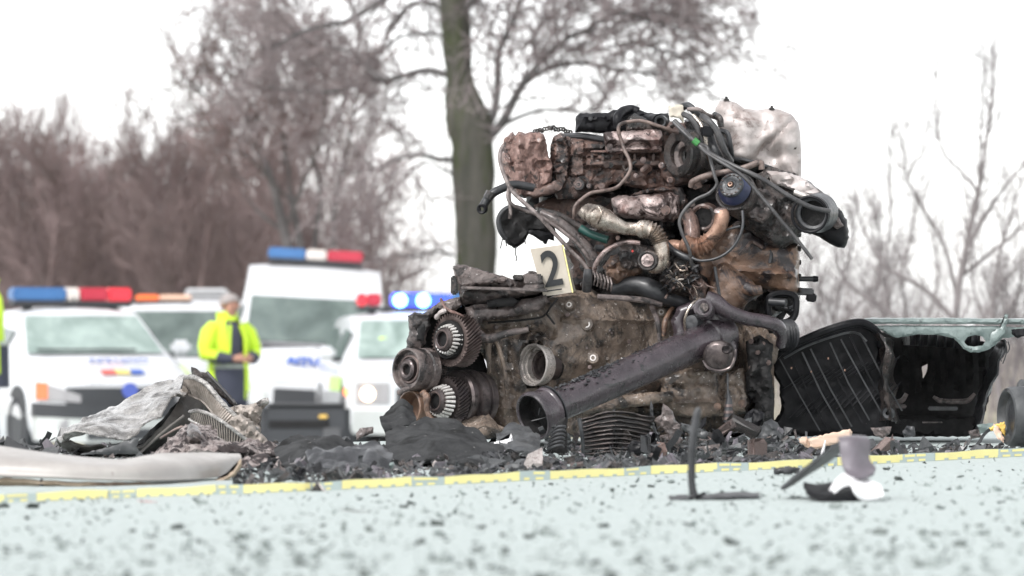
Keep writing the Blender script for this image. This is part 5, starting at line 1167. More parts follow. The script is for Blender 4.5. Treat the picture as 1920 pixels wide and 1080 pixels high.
# ------------------------------------------------------------------ larger pieces of wreckage round the engine
def base(px, D): return Vector(((px-960)/FPX*D, D, 0))
def single(name, vf, mat, label, cat, at, smooth=40, group=None):
    o = obj(name, vf[0], vf[1], mat, None, smooth, at=at); return tag(o, label, cat, group)
def wheel_arch_panel():
    t = thing('wheel_arch_liner', 'large torn black ribbed plastic panel with grey wet top edge, right of the engine', 'car part', base(1680, 12.8))
    ob = lambda n, vf, m, par=None, s=38: obj(n, vf[0], vf[1], m, par or t, s)
    wing = ob('ribbed_wing', relief([(1450,672),(1470,650),(1495,638),(1530,622),(1570,610),(1602,600),(1622,602),(1644,618),(1652,640),(1650,670),(1662,700),(1655,735),(1668,770),(1664,818),(1452,818),(1449,790),(1462,776),(1465,760),(1461,742),(1462,722),(1448,700)], 12.55, .05, .010, .006, 20, 7), 'black_plastic')
    ob('wing_rim', pipe([(1446,680,12.50,5),(1470,655,12.48,6),(1500,640,12.47,7),(1550,620,12.46,8),(1600,606,12.45,8),(1625,608,12.46,8),(1648,626,12.48,6),(1650,650,12.5,4)], 7, n=4), 'black_plastic', wing)
    ob('inner_rim', pipe([(1470,672,12.49,2.2),(1510,650,12.48,2.2),(1560,632,12.47,2.2),(1590,624,12.47,2.2),(1610,626,12.47,2.2),(1625,640,12.47,2)], 2.2, n=4), 'grey_plastic', wing)
    rr_ = random.Random(8)
    for k in range(9):
        x0 = 1463+rr_.uniform(-3,3)-1463+1463+19*k; y0 = 672-6.0*k; L = min(1, (812-y0)/(150))
        q = rr_.uniform(-4,4); ob('rib', tube([P(x0,y0,12.515), P(x0+38*L+q,y0+76*L,12.512), P(x0+78*L+q,y0+146*L,12.515)], rr_.uniform(.0026,.0044), 4), 'black_plastic' if k % 3 == 1 else 'rubber', wing)
    for k in range(13):
        x0 = 1470+15*k; y0 = 700-3*k
        ob('cross_rib', tube([P(x0,y0+30,12.52), P(x0+38,y0+4,12.52)], .0030, 4), 'black_plastic', wing)
        ob('cross_rib', tube([P(x0+8,y0+84,12.52), P(x0+40,y0+52,12.52)], .0030, 4), 'black_plastic', wing)
    for a in ((1484,690),(1521,697),(1584,694),(1553,672)): ob('rust_fleck', box(P(a[0],a[1],12.50), (.004,.003,.006)), 'copper_pipe', wing)
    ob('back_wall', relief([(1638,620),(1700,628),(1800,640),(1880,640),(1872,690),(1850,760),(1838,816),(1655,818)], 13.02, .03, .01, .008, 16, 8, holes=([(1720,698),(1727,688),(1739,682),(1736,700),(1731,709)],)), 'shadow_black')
    ob('side_wall', sheet([[(1888,636,12.62),(1884,660,12.66),(1866,712,12.62),(1850,752,12.62),(1840,806,12.62)],[(1868,640,12.9),(1862,665,12.92),(1846,720,12.92),(1830,770,12.92),(1822,812,12.92)]], 5, 5, .010, 26, .006, 4), 'rubber')
    for k in range(9): ob('floor_rib', box(P(1700+16*k,632+1.0*k,12.82), (.004,.25,.05)), 'black_plastic')
    tp = ob('top_shelf', sheet([[(1612,600,12.50),(1700,600,12.50),(1800,600,12.50),(1870,601,12.50),(1928,601,12.50)],[(1625,596,12.95),(1700,596,12.95),(1800,596,12.95),(1870,597,12.95),(1928,597,12.95)]], 6, 5, .002, 20, .012, 1), 'panel_top')
    ob('shelf_lip', relief([(1620,598),(1700,597),(1800,597),(1925,599),(1925,606),(1800,607),(1700,607),(1640,607)], 12.49, .02, .004, .001, 20, 5, .4), 'panel_top', tp)
    ob('apron', relief([(1636,611),(1700,610),(1780,611),(1860,611),(1924,614),(1924,628),(1905,630),(1892,634),(1880,634),(1868,646),(1852,656),(1836,661),(1820,661),(1806,654),(1798,644),(1788,634),(1760,628),(1720,627),(1700,631),(1680,633),(1666,628),(1650,618)], 12.50, .012, .006, .002, 24, 5, .6, holes=([(1808,641),(1814,632),(1828,628),(1842,631),(1848,640),(1842,648),(1826,650),(1814,648)],)), 'panel_top', tp)
    ob('upright_tongue', relief([(1858,625),(1876,614),(1882,600),(1884,588),(1891,590),(1887,606),(1884,624),(1872,636),(1856,646)], 12.47, .01, .004, .002, 30, 4), 'panel_top', tp)
    ob('torn_hook', relief([(1896,618),(1922,616),(1924,630),(1908,634),(1898,628)], 12.46, .02, .004, .004, 40, 4), 'black_plastic', tp)
    for pts in ([(1884,640),(1888,655),(1884,672),(1880,682)], [(1890,640),(1893,652),(1889,662)], [(1880,650),(1876,668),(1878,678)]): ob('loose_thread', pipe([(a,b,12.6) for a,b in pts], 1.2, n=3, seg=5), 'rubber')
    ob('torn_flap', sheet([[(1640,622,12.5),(1646,660,12.55),(1636,700,12.6),(1650,740,12.55),(1640,790,12.6)],[(1652,626,12.45),(1668,664,12.42),(1660,706,12.45),(1664,750,12.42),(1672,788,12.4)],[(1664,634,12.6),(1682,676,12.6),(1678,716,12.65),(1676,756,12.6),(1690,796,12.65)]], 4, 5, .016, 16, .004, 8), 'dark_cast')
    ob('flap_end', LA(1664,775,12.42,(.4,.9,0),[(0,4),(-1,9),(2,12),(10,12),(10,4),(0,4)],16), 'rubber')
    ob('bracket', pipe([(1640,742,12.75,3),(1665,754,12.75,4),(1690,752,12.75,5),(1700,738,12.75,4)], 4.5, n=4), 'mud_flange')
    ob('bracket', pipe([(1750,744,12.75,3),(1765,752,12.75,5),(1795,753,12.75,5),(1815,751,12.75,5),(1828,738,12.75,3)], 4.5, n=4), 'mud_flange')
    ob('bracket', box(P(1684,762,12.74), (.05,.02,.012), None, .003), 'mud_flange'); ob('bracket', box(P(1768,766,12.74), (.09,.02,.012), None, .003), 'rubber'); ob('bracket', box(P(1748,792,12.74), (.06,.02,.004)), 'mud_flange')
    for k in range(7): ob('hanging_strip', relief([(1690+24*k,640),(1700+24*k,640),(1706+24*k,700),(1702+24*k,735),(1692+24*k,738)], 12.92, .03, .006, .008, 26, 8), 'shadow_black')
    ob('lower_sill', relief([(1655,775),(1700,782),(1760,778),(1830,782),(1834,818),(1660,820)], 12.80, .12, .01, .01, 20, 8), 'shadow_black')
wheel_arch_panel()

def crumpled_front():
    t = thing('crumpled_heat_shield', 'crumpled silvery sheet folded over broken radiator fins in front of the police saloon', 'wreckage', base(300, 11.4))
    ob = lambda n, vf, m, par=None, s=45: obj(n, vf[0], vf[1], m, par or t, s)
    ob('crumpled_sheet', sheet([
        [(106,832,11.3),(140,800,11.45),(185,778,11.6),(240,752,11.7),(300,722,11.75),(350,708,11.7)],
        [(108,830,11.2),(150,806,11.25),(200,784,11.35),(255,764,11.45),(310,738,11.5),(352,722,11.55)],
        [(112,829,11.1),(160,812,11.1),(205,800,11.15),(262,782,11.25),(318,750,11.35),(356,728,11.45)],
        [(116,828,11.05),(138,808,11.02),(180,816,11.0),(236,828,11.05),(272,800,11.1),(330,752,11.3)]], 10, 9, .016, 9, .004, 3, False, 3), 'crumple')
    ob('under_sheet', sheet([
        [(112,832,11.2),(170,836,11.15),(240,838,11.1),(300,800,11.25),(345,735,11.5)],
        [(125,842,11.3),(180,848,11.3),(245,850,11.25),(330,800,11.35),(380,748,11.55)],
        [(150,850,11.6),(220,852,11.6),(300,838,11.6),(360,790,11.6),(400,760,11.65)]], 6, 5, .02, 12, .004, 5), 'crumple_under')
    ob('dark_hollow_fill', relief([(250,838),(300,790),(345,738),(375,738),(400,770),(430,800),(420,840),(330,846)], 11.62, .25, .02, .012, 16, 8), 'shadow_black')  # black filler standing for the shaded cavity under the folded sheet
    # fin bank: two rails with fins between them
    top = catmull([(346,708,11.42),(365,708,11.36),(388,722,11.32),(410,748,11.30),(432,772,11.30),(460,796,11.32),(482,806,11.35)], 7)
    bot = catmull([(340,732,11.45),(360,742,11.40),(380,752,11.36),(398,772,11.32),(415,792,11.30),(440,812,11.32),(470,820,11.35)], 7)
    fb = ob('fin_rail', tube([P(*a) for a in top], [5*mpp(11.3)*(1+.3*noise.noise(Vector((i*.9,0,0)))) for i in range(len(top))], 8), 'crumple')
    ob('fin_rail', tube([P(*a) for a in bot], 3*mpp(11.3), 8), 'fin', fb)
    for i in range(1, len(top)-1):
        a, b = P(*top[i]), P(*bot[i]); ob('fin', tube([a, a.lerp(b,.5)+Vector((0,-.008,0)), b], .0042, 5), 'fin', fb)
    ob('fin_backing', sheet([[(a[0],a[1],a[2]+.03) for a in top[::4]], [(a[0],a[1],a[2]+.03) for a in bot[::4]]], 2, 4, .002, 20, .004), 'shadow_black', fb)  # blackened to stand for the shade between the fins
    ob('core_backing', relief([(354,784),(372,774),(400,782),(430,802),(462,826),(490,842),(470,850),(430,838),(400,822),(376,804)], 11.16, .02, .003, .004, 30, 5), 'shadow_black')  # black sheet painting the dark gaps behind the second fin bank
    top = catmull([(356,772,11.12),(372,770,11.08),(400,780,11.05),(430,800,11.05),(462,824,11.08),(490,838,11.1)], 6)
    bot = catmull([(354,786,11.14),(380,800,11.1),(405,818,11.07),(430,832,11.07),(455,842,11.08),(480,848,11.1)], 6)
    f2 = ob('fin_rail', tube([P(*a) for a in top], 3.5*mpp(11.1), 8), 'crumple')
    ob('fin_rail', tube([P(*a) for a in bot], 2.5*mpp(11.1), 8), 'crumple', f2)
    for i in range(1, len(top)-1): ob('fin', tube([P(*top[i]), P(*bot[i])], .0019, 5), 'fin', f2)
    ob('torn_strut', relief([(359,688),(366,690),(375,698),(392,700),(420,728),(448,760),(440,764),(412,742),(385,716),(368,712),(360,712)], 11.52, .05, .008, .006, 30, 4), 'dark_cast')
    ob('torn_strut', pipe([(388,698,11.5),(410,722,11.48),(440,756,11.46)], 3, n=4), 'cable', )
    ob('broken_end', relief([(425,768),(440,760),(470,757),(500,750),(505,756),(492,766),(490,790),(488,812),(470,820),(448,806),(436,790)], 11.40, .08, .015, .018, 34, 4, 1.8), 'fin')
    ob('broken_knob', pipe([(484,758,11.35,5),(496,752,11.34,6),(504,750,11.34,5)], 5, n=3), 'crumple')
    ob('frayed_lump', relief([(430,788),(450,776),(475,790),(480,806),(500,822),(515,838),(500,850),(470,842),(445,820),(434,806)], 11.28, .08, .016, .018, 36, 4, 1.8), 'fin')
    ob('rod', pipe([(262,850,11.1),(300,815,11.15),(345,780,11.2)], 3.0, n=3), 'crumple_under'); ob('rod', pipe([(300,822,11.1),(340,800,11.1),(352,812,11.1)], 2.4, n=3), 'cable_brown')
    ob('grey_plate', relief([(150,852),(210,836),(262,818),(256,838),(268,852)], 10.95, .02, .004, .003, 20, 6), 'grey_plastic')
crumpled_front()

def soft_wreckage():
    rr = random.Random(14)
    single('door_card', sheet([
        [(-60,838,9.25),(0,841,9.2),(120,857,9.15),(228,865,9.15),(300,855,9.25),(380,853,9.4),(448,855,9.55)],
        [(-60,860,9.0),(0,862,8.95),(120,872,8.92),(228,878,8.95),(300,874,9.05),(380,871,9.25),(449,862,9.5)],
        [(-60,894,8.92),(0,895,8.9),(120,899,8.88),(228,902,8.92),(300,903,9.0),(360,900,9.15),(430,892,9.4)]], 7, 8, .0015, 10, .006, 2), 'bumper', 'long dirty white curved plastic bumper piece lying at the left edge behind the yellow tape', 'car part', base(200, 9), 60).name = 'bumper_skin'
    b = bpy.data.objects['bumper_skin']
    obj('muddy_lip', *sheet([[(-60,894,8.93),(0,896,8.91),(120,901,8.89),(228,904,8.93),(320,906,9.05),(400,904,9.2)],[(-60,914,8.98),(0,915,8.95),(120,917,8.93),(228,917,8.97),(320,913,9.08),(400,908,9.2)]], 8, 4, .004, 24, .008, 9), 'bumper_edge', b, 50)
    obj('fold_end', *relief([(398,902),(425,893),(440,880),(449,862),(454,860),(452,876),(440,892),(415,906),(400,912)], 9.28, .04, .008, .002, 24, 4), 'bumper_edge', b)
    obj('clip', *box(P(78,906,8.9), (.008,.02,.018), None, .002), 'rubber', b)
    t = thing('torn_insulation', 'flaky pinkish torn insulation roll lying behind the dirty white bumper piece', 'wreckage', base(430, 10.6))
    for rows, s in (([[(285,852,10.7),(315,830,10.75),(350,800,10.85),(372,795,10.9),(402,808,10.9)],[(292,856,10.5),(325,842,10.5),(352,822,10.55),(380,822,10.6),(412,826,10.65)],[(300,862,10.4),(335,858,10.4),(362,850,10.42),(392,846,10.45),(425,850,10.5)]], 1),
                    ([[(350,828,10.6),(400,828,10.6),(450,828,10.6),(500,834,10.65),(545,846,10.7)],[(352,842,10.4),(402,842,10.4),(452,843,10.4),(500,852,10.45),(545,862,10.55)],[(356,854,10.5),(404,856,10.5),(454,858,10.5),(500,864,10.5),(545,868,10.6)]], 4),
                    ([[(440,862,10.3),(480,858,10.3),(520,860,10.3),(556,872,10.35)],[(442,876,10.15),(482,876,10.15),(522,878,10.15),(560,886,10.2)],[(446,886,10.3),(484,888,10.3),(524,890,10.3),(556,892,10.3)]], 7)):
        obj('torn_layer', *sheet(rows, 8, 8, .013, 34, .004, s, ridged=True), 'insulation', t, 50)
    obj('scorched_curl', *sheet([[(352,800,10.6),(360,796,10.55),(370,802,10.55)],[(356,820,10.45),(366,812,10.42),(376,822,10.42)],[(360,834,10.5),(372,832,10.46),(380,838,10.5)]], 4, 4, .008, 30, .004, 3), 'mud_flange', t)
    grp = 'pieces of sooty felt and rubber in the debris strip'
    felts = [
     ('low mound of torn dark felt right of the pinkish insulation', [[(515,845,10.6),(560,824,10.7),(600,820,10.75),(640,822,10.75),(672,842,10.7)],[(520,862,10.3),(565,846,10.3),(605,842,10.35),(640,850,10.35),(678,862,10.3)],[(535,884,10.1),(575,880,10.1),(610,876,10.1),(645,880,10.1),(690,884,10.1)]], .02, 12, 'fabric'),
     ('ragged greyish carpet lump between two felt mounds', [[(575,856,10.2),(610,846,10.2),(650,842,10.25),(700,836,10.3),(730,850,10.3)],[(580,872,10.0),(612,862,10.0),(655,862,10.0),(700,858,10.0),(732,870,10.0)],[(585,886,9.95),(620,886,9.9),(660,888,9.9),(700,886,9.9),(736,884,9.95)]], .024, 18, 'rubber'),
     ('big draped sheet of dark felt under the gears', [[(728,812,11.0),(760,796,11.1),(800,794,11.2),(850,800,11.2),(890,816,11.1),(930,836,11.0)],[(722,838,10.7),(762,826,10.7),(806,820,10.7),(850,826,10.7),(895,840,10.65),(950,852,10.6)],[(726,868,10.4),(765,862,10.4),(808,862,10.35),(850,866,10.3),(900,872,10.25),(960,870,10.3)],[(736,874,10.35),(770,882,10.3),(808,872,10.2),(850,884,10.2),(900,884,10.2),(965,876,10.2)]], .028, 9, 'fabric'),
     ('pointed flap of dark felt standing left of the lowest gear', [[(712,786,11.4),(735,766,11.5),(752,752,11.5),(768,768,11.5)],[(716,802,11.3),(738,792,11.35),(758,782,11.35),(776,790,11.4)],[(722,812,11.3),(742,808,11.3),(762,806,11.3),(782,806,11.3)]], .014, 16, 'fabric'),
     ('flat stretch of dark rubber mat in front of the big felt sheet', [[(900,872,10.4),(960,858,10.6),(1020,862,10.7),(1060,872,10.6)],[(905,880,10.1),(965,872,10.2),(1020,874,10.2),(1065,880,10.1)]], .012, 16, 'rubber'),
     ('curled dark grey trim under the socket of the shaft', [[(930,815,11.2),(960,806,11.3),(985,812,11.3),(1010,828,11.2)],[(935,832,11.0),(962,828,11.05),(988,834,11.05),(1012,846,11.0)],[(940,842,11.0),(964,848,10.9),(990,852,10.9),(1012,856,10.9)]], .02, 14, 'grey_plastic'),
    ]
    for lb, rows, amp, fr, mt in felts:
        ctr = rows[-1][len(rows[-1])//2]
        single('felt_piece', sheet(rows, 8, 8, amp*.95, fr*.7, .005, len(lb), False, 2, .28), mt, lb, 'felt' if mt == 'fabric' else 'rubber mat', base(ctr[0], ctr[2]), 50, grp)
    # louvred radiator grille lying on its back edge
    t = thing('louvred_grille', 'broken black louvred grille standing askew below the shaft', 'grille', base(1150, 11.3))
    for k in range(10):
        y = 781+7.2*k; lx = 1088+.5*k; mx = 1151; rx = 1228-2.5*k
        V, F = sheet([[(lx,y+4,11.15),(mx,y-10+k*1.1,11.10),(rx,y+1+k*.3,11.2)],[(lx,y+7.5,11.20),(mx,y-6+k*1.1,11.16),(rx,y+4.5+k*.3,11.25)]], 6, 2, .003, 20, .0025, k)
        obj('louvre', V, F, 'mud_flange', t)
    obj('end_rail', *pipe([(1086,784,11.12),(1092,820,11.12),(1094,856,11.14)], 4, n=3), 'grey_plastic', t); obj('mid_rail', *pipe([(1151,768,11.14),(1153,810,11.14),(1152,852,11.16)], 2.5, n=3), 'rubber', t)
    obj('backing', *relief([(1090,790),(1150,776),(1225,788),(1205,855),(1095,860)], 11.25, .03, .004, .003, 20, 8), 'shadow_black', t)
    t = thing('finned_duct', 'small bundle of curved black fins leaning against the shaft socket', 'duct', base(1040, 11.1))
    for k in range(6): obj('fin', *pipe([(1024+2*k,846-7*k,11.0,1.6),(1036+2*k,838-7.6*k,10.98,2),(1052+1.2*k,834-7*k,10.98,2),(1058+.5*k,838-7.4*k,11.0,1.2)], 1.5, n=4, seg=6), 'rubber', t)
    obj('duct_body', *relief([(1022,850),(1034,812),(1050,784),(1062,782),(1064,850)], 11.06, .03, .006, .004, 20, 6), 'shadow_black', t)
    # assorted larger, individually shaped pieces
    pieces = [
     ('torn_bracket', 'pale torn metal bracket standing upright below the right half of the shaft', 'bracket', [(1240,778),(1243,756),(1252,762),(1262,772),(1266,788),(1276,796),(1272,815),(1282,826),(1270,840),(1256,832),(1252,815),(1246,806),(1226,790),(1232,782)], 11.2, 'mud_flange'),
     ('thin_splinter', 'thin dark splinter standing upright right of the louvred grille', 'shard', [(1220,747),(1224,760),(1225,790),(1236,820),(1240,836),(1232,826),(1222,800),(1218,770)], 11.3, 'rubber'),
     ('plastic_dome', 'smooth grey dome-shaped plastic lid in front of the black panel', 'lid', [(1418,834),(1420,815),(1432,792),(1446,785),(1458,792),(1466,806),(1470,824),(1466,838)], 11.9, 'grey_plastic'),
     ('black_box', 'small open black box tipped on edge beside the grey dome lid', 'box', [(1394,786),(1402,772),(1412,766),(1434,774),(1432,790),(1420,806),(1404,812)], 11.95, 'black_plastic'),
     ('curved_trim', 'long curved grey trim strip lying under the sump of the engine', 'trim', [(1276,792),(1296,798),(1320,806),(1345,818),(1380,820),(1396,812),(1400,820),(1380,832),(1340,832),(1310,820),(1280,806)], 11.6, 'grey_plastic'),
     ('mauve_plate', 'flat mauve-grey plate leaning behind the thin upright wire', 'plate', [(1286,840),(1350,832),(1346,850),(1338,854),(1292,852)], 11.25, 'mud_flange'),
     ('black_channel', 'black U-shaped channel lying below the louvred grille', 'channel', [(1176,836),(1186,826),(1230,832),(1236,850),(1180,852)], 11.05, 'black_plastic'),
     ('bent_angle', 'brown bent angle piece in front of the torn bracket', 'shard', [(1232,828),(1246,830),(1252,846),(1248,858),(1232,856)], 10.95, 'cast_rust'),
     ('tilted_plate', 'dark rectangular plate sticking up between the felt pieces', 'plate', [(668,812),(674,803),(700,800),(700,812),(690,816),(668,826)], 10.8, 'mud_flange'),
     ('rounded_flap', 'rounded stiff dark flap lying beside the tilted dark plate', 'flap', [(626,842),(640,822),(652,815),(658,826),(656,836),(640,842)], 10.6, 'grey_plastic'),
     ('white_flake', 'white broken flake under the socket of the shaft', 'shard', [(905,836),(930,828),(955,822),(958,812),(962,826),(950,840),(920,842)], 11.0, 'white_flash'),
     ('pale_flake', 'pale irregular flake at the front of the big felt sheet', 'shard', [(810,872),(815,862),(826,872),(842,878),(834,886),(815,884)], 10.15, 'heat_shield'),
     ('white_stub', 'short off-white plastic stub in front of the ragged carpet lump', 'shard', [(712,876),(738,866),(742,876),(716,886)], 10.0, 'panel_top'),
     ('torn_angle', 'dark bent sheet pointing up before the black box', 'shard', [(1372,826),(1388,812),(1398,786),(1410,782),(1408,800),(1396,820),(1384,836)], 11.7, 'grey_plastic'),
     ('plate_fragment', 'grey plate fragment lying before the middle of the black panel', 'plate', [(1632,802),(1672,800),(1668,814),(1656,822),(1640,816)], 11.8, 'mud_flange'),
     ('cap_fragment', 'small curled black cap before the right half of the black panel', 'cap', [(1692,810),(1700,798),(1714,800),(1716,818),(1696,820)], 11.8, 'rubber'),
     ('square_chip', 'square dark chip lying before the right end of the black panel', 'shard', [(1816,808),(1834,804),(1840,820),(1820,824)], 11.7, 'mud_flange'),
     ('pale_block', 'pale grey block at the foot of the right end of the black panel', 'block', [(1832,796),(1862,792),(1866,806),(1838,814)], 12.6, 'panel_top'),
    ]
    for nm, lb, ct, ol, D, mt in pieces:
        cx = sum(a[0] for a in ol)/len(ol)
        v, f = relief(ol, D, .012 if nm != 'plastic_dome' else .05, .006 if nm != 'plastic_dome' else .04, .010, 40, 4, .8, seed=len(lb)); single(nm, (v, f), mt, lb, ct, base(cx, D))
    # pale wood, yellow scrap
    t = thing('wood_block', 'pale splintered wooden block lying before the black panel', 'wood', base(1550, 11.15))
    obj('block', *relief([(1516,822),(1594,804),(1598,810),(1597,826),(1560,834),(1530,842),(1520,840)], 11.15, .05, .006, .002, 30, 4), 'wood', t); obj('splinter', *relief([(1497,822),(1512,818),(1516,828),(1524,842),(1510,838),(1502,832)], 11.17, .03, .004, .004, 40, 4), 'wood', t)
    t = thing('yellow_scrap', 'folded yellow and cream scrap leaning beside the rubber wheel at the right edge', 'scrap', base(1872, 11.6))
    obj('cream_fold', *relief([(1863,794),(1872,800),(1882,820),(1882,830),(1872,824),(1862,806)], 11.6, .006, .004, .004, 40, 3), 'peach_lens', t); obj('yellow_fold', *relief([(1854,802),(1882,790),(1886,800),(1884,818),(1872,802),(1860,808)], 11.63, .006, .003, .003, 40, 3), 'yellow_bit', t)
    t = thing('rubber_roller', 'black rubber wheel cut off by the right picture edge', 'wheel', base(1940, 11.6))
    obj('tyre', *LA(1886,781,11.6,(.97,.24,0),[(14,40),(4,44),(0,48),(2,53),(10,56),(40,57),(70,55),(78,50),(80,40),(80,20),(14,20),(14,40)],44), 'grey_plastic', t)
    obj('hub', *LA(1886,781,11.6,(.97,.24,0),[(16,.2),(12,20),(16,38),(24,40),(24,.2)],30), 'rubber', t)
    obj('upper_guard', *relief([(1906,722),(1912,712),(1930,710),(1960,712),(1960,730),(1908,736)], 11.7, .1, .012, .003, 20, 5), 'grey_plastic', t)
soft_wreckage()

# ------------------------------------------------------------------ yellow tape along the road
def tape():
    t = thing('marking_tape', 'yellow and grey printed marking tape stretched along the road in front of the debris', 'tape', G(960, 902))
    pts = [(-160,950,19),(0,943,18),(250,933,19),(500,924,19),(750,913,19),(960,903,19),(1200,891,18),(1450,880,18),(1700,867,18),(1920,856,18),(2080,848,18)]
    s = catmull(pts, 14)
    V, F = [], []
    rows = []
    for i, (x, y, h) in enumerate(s):
        h *= .9; D = HC*FPX/(y-YH); b = P(x, y, D); w1 = .0012*math.sin(i*.9)+.0012*math.sin(i*.37)
        tp = P(x, y-h, D+.006)+Vector((0,0,w1)); rows.append((b, tp))
    n = len(rows)
    for b, tp in rows: V += [b, tp, tp+Vector((0,.0012,0)), b+Vector((0,.0012,0))]
    for i in range(n-1):
        for q in range(4): F.append((i*4+q, (i+1)*4+q, (i+1)*4+(q+1)%4, i*4+(q+1)%4))
    obj('band', V, F, 'tape_grey', t, 50)
    rng = random.Random(2); V, F = [], []
    def patch(x0, x1, v0, v1):
        k = len(V); m = max(1, int((x1-x0)/12))
        for j in range(m+1):
            x = x0+(x1-x0)*j/m; u = (x+160)/(2240)*(n-1)
            # locate along s by x
            i = 0
            while i < n-2 and s[i+1][0] < x: i += 1
            f = (x-s[i][0])/(s[i+1][0]-s[i][0]+1e-9); b = rows[i][0].lerp(rows[i+1][0], f); tp = rows[i][1].lerp(rows[i+1][1], f)
            for v in (v0, v1): V.append(b.lerp(tp, v)+Vector((0,-.0012,0)))
        for j in range(m): a = k+j*2; F.append((a, a+2, a+3, a+1))
    x = -140
    while x < 2040:
        L = rng.uniform(110,150); patch(x, x+L, .30, .98)
        xx = x
        while xx < x+L: patch(xx, min(x+L, xx+17), .06, .32); xx += 25
        x += L; 
        xx = x+8; L2 = rng.uniform(40,62)
        while xx < x+L2-12:
            patch(xx, xx+rng.uniform(8,15), .08, .34)
            if rng.random() < .75: patch(xx-4, xx+rng.uniform(10,20), .62, .90)
            xx += 22
        x += L2
    o = obj('printed_marks', V, F, 'card_edge', t, 0); o['kind'] = 'stuff'
tape()

# ------------------------------------------------------------------ things lying on the near road
def near_things():
    t = thing('upright_wire', 'thin dark bent rod standing upright on a flat strip on the near road', 'rod', G(1300, 934))
    D = HC*FPX/294
    obj('rod', *pipe([(1301,928,D,8),(1297,905,D,7),(1297,870,D,7.5),(1299,830,D,8),(1303,800,D,8),(1307,775,D,7),(1311,764,D,4)], 7, n=5, seg=10), 'rubber', t)
    obj('base_strip', *sheet([[(1252,932,D+.1),(1290,931,D+.05),(1350,928,D+.05),(1425,926,D+.1)],[(1256,938,D-.1),(1294,938,D-.12),(1352,936,D-.1),(1422,934,D-.06)]], 6, 3, .004, 30, .004, 1), 'rubber', t)
    obj('tab', *relief([(1284,936),(1300,930),(1322,922),(1324,926),(1306,938)], D-.12, .02, .004, .002, 40, 4), 'black_plastic', t)
    t = thing('bent_strap', 'bent grey plastic strap arching over the near road in front of the wooden block', 'strap', G(1560, 935))
    D = 8.15
    obj('left_arm', *sheet([[(1462,914,D),(1500,882,D),(1540,850,D),(1572,828,D+.03)],[(1466,914,D+.12),(1508,890,D+.14),(1552,862,D+.14),(1576,842,D+.10)]], 7, 4, .002, 14, .006, 1), 'grey_plastic', t)
    obj('broad_face', *sheet([[(1571,824,D),(1600,821,D),(1622,823,D+.02)],[(1574,830,D-.03),(1600,828,D-.03),(1627,830,D)],[(1577,865,D-.04),(1602,862,D-.04),(1626,862,D-.01)],[(1584,884,D-.05),(1606,886,D-.05),(1640,882,D-.02)],[(1594,896,D-.08),(1616,900,D-.08),(1638,892,D-.05)]], 6, 5, .001, 10, .006, 3), 'mauve_plastic', t, 60)
    obj('dark_plate', *relief([(1450,878),(1478,874),(1500,878),(1498,888),(1452,890)], 9.6, .02, .004, .004, 40, 4), 'rubber')
    o = bpy.data.objects['dark_plate']; tag(o, 'flat dark plate on the road just left of the bent grey strap', 'plate')
    t = thing('curved_shell', 'curved shell fragment, black inside with a bright white fold, below the bent strap', 'shard', G(1580, 937))
    D = 8.1
    obj('black_bowl', *sheet([[(1506,908,D+.12),(1530,912,D+.14),(1560,908,D+.14),(1590,902,D+.1),(1612,916,D+.05)],[(1508,918,D-.03),(1530,928,D-.05),(1560,932,D-.06),(1590,933,D-.06),(1616,934,D-.04)],[(1524,930,D-.04),(1545,938,D-.05),(1570,940,D-.05),(1592,940,D-.05),(1616,938,D-.04)]], 6, 5, .001, 12, .005, 1), 'black_plastic', t, 60)
    obj('white_fold', *sheet([[(1556,922,D-.05),(1570,900,D),(1588,888,D+.02),(1606,889,D+.02),(1630,902,D),(1650,912,D-.02)],[(1562,922,D-.07),(1580,908,D-.07),(1596,905,D-.07),(1604,916,D-.07),(1620,930,D-.06),(1656,926,D-.05)],[(1562,923,D-.07),(1580,909,D-.07),(1597,907,D-.07),(1606,926,D-.07),(1618,937,D-.06),(1650,934,D-.05)]], 6, 4, .001, 12, .004, 2), 'white_flash', t, 60)
    t = thing('pale_splinter', 'small upright shard with a pale edge leaning over the tape', 'shard', G(594, 926))
    obj('blade', *relief([(578,925),(590,910),(596,902),(602,912),(612,924),(600,922),(590,926)], 8.6, .02, .006, .006, 40, 3), 'dark_cast', t)
    obj('edge', *relief([(594,902),(599,906),(616,926),(608,925)], 8.58, .006, .003, .003, 40, 3), 'heat_shield', t)
near_things()

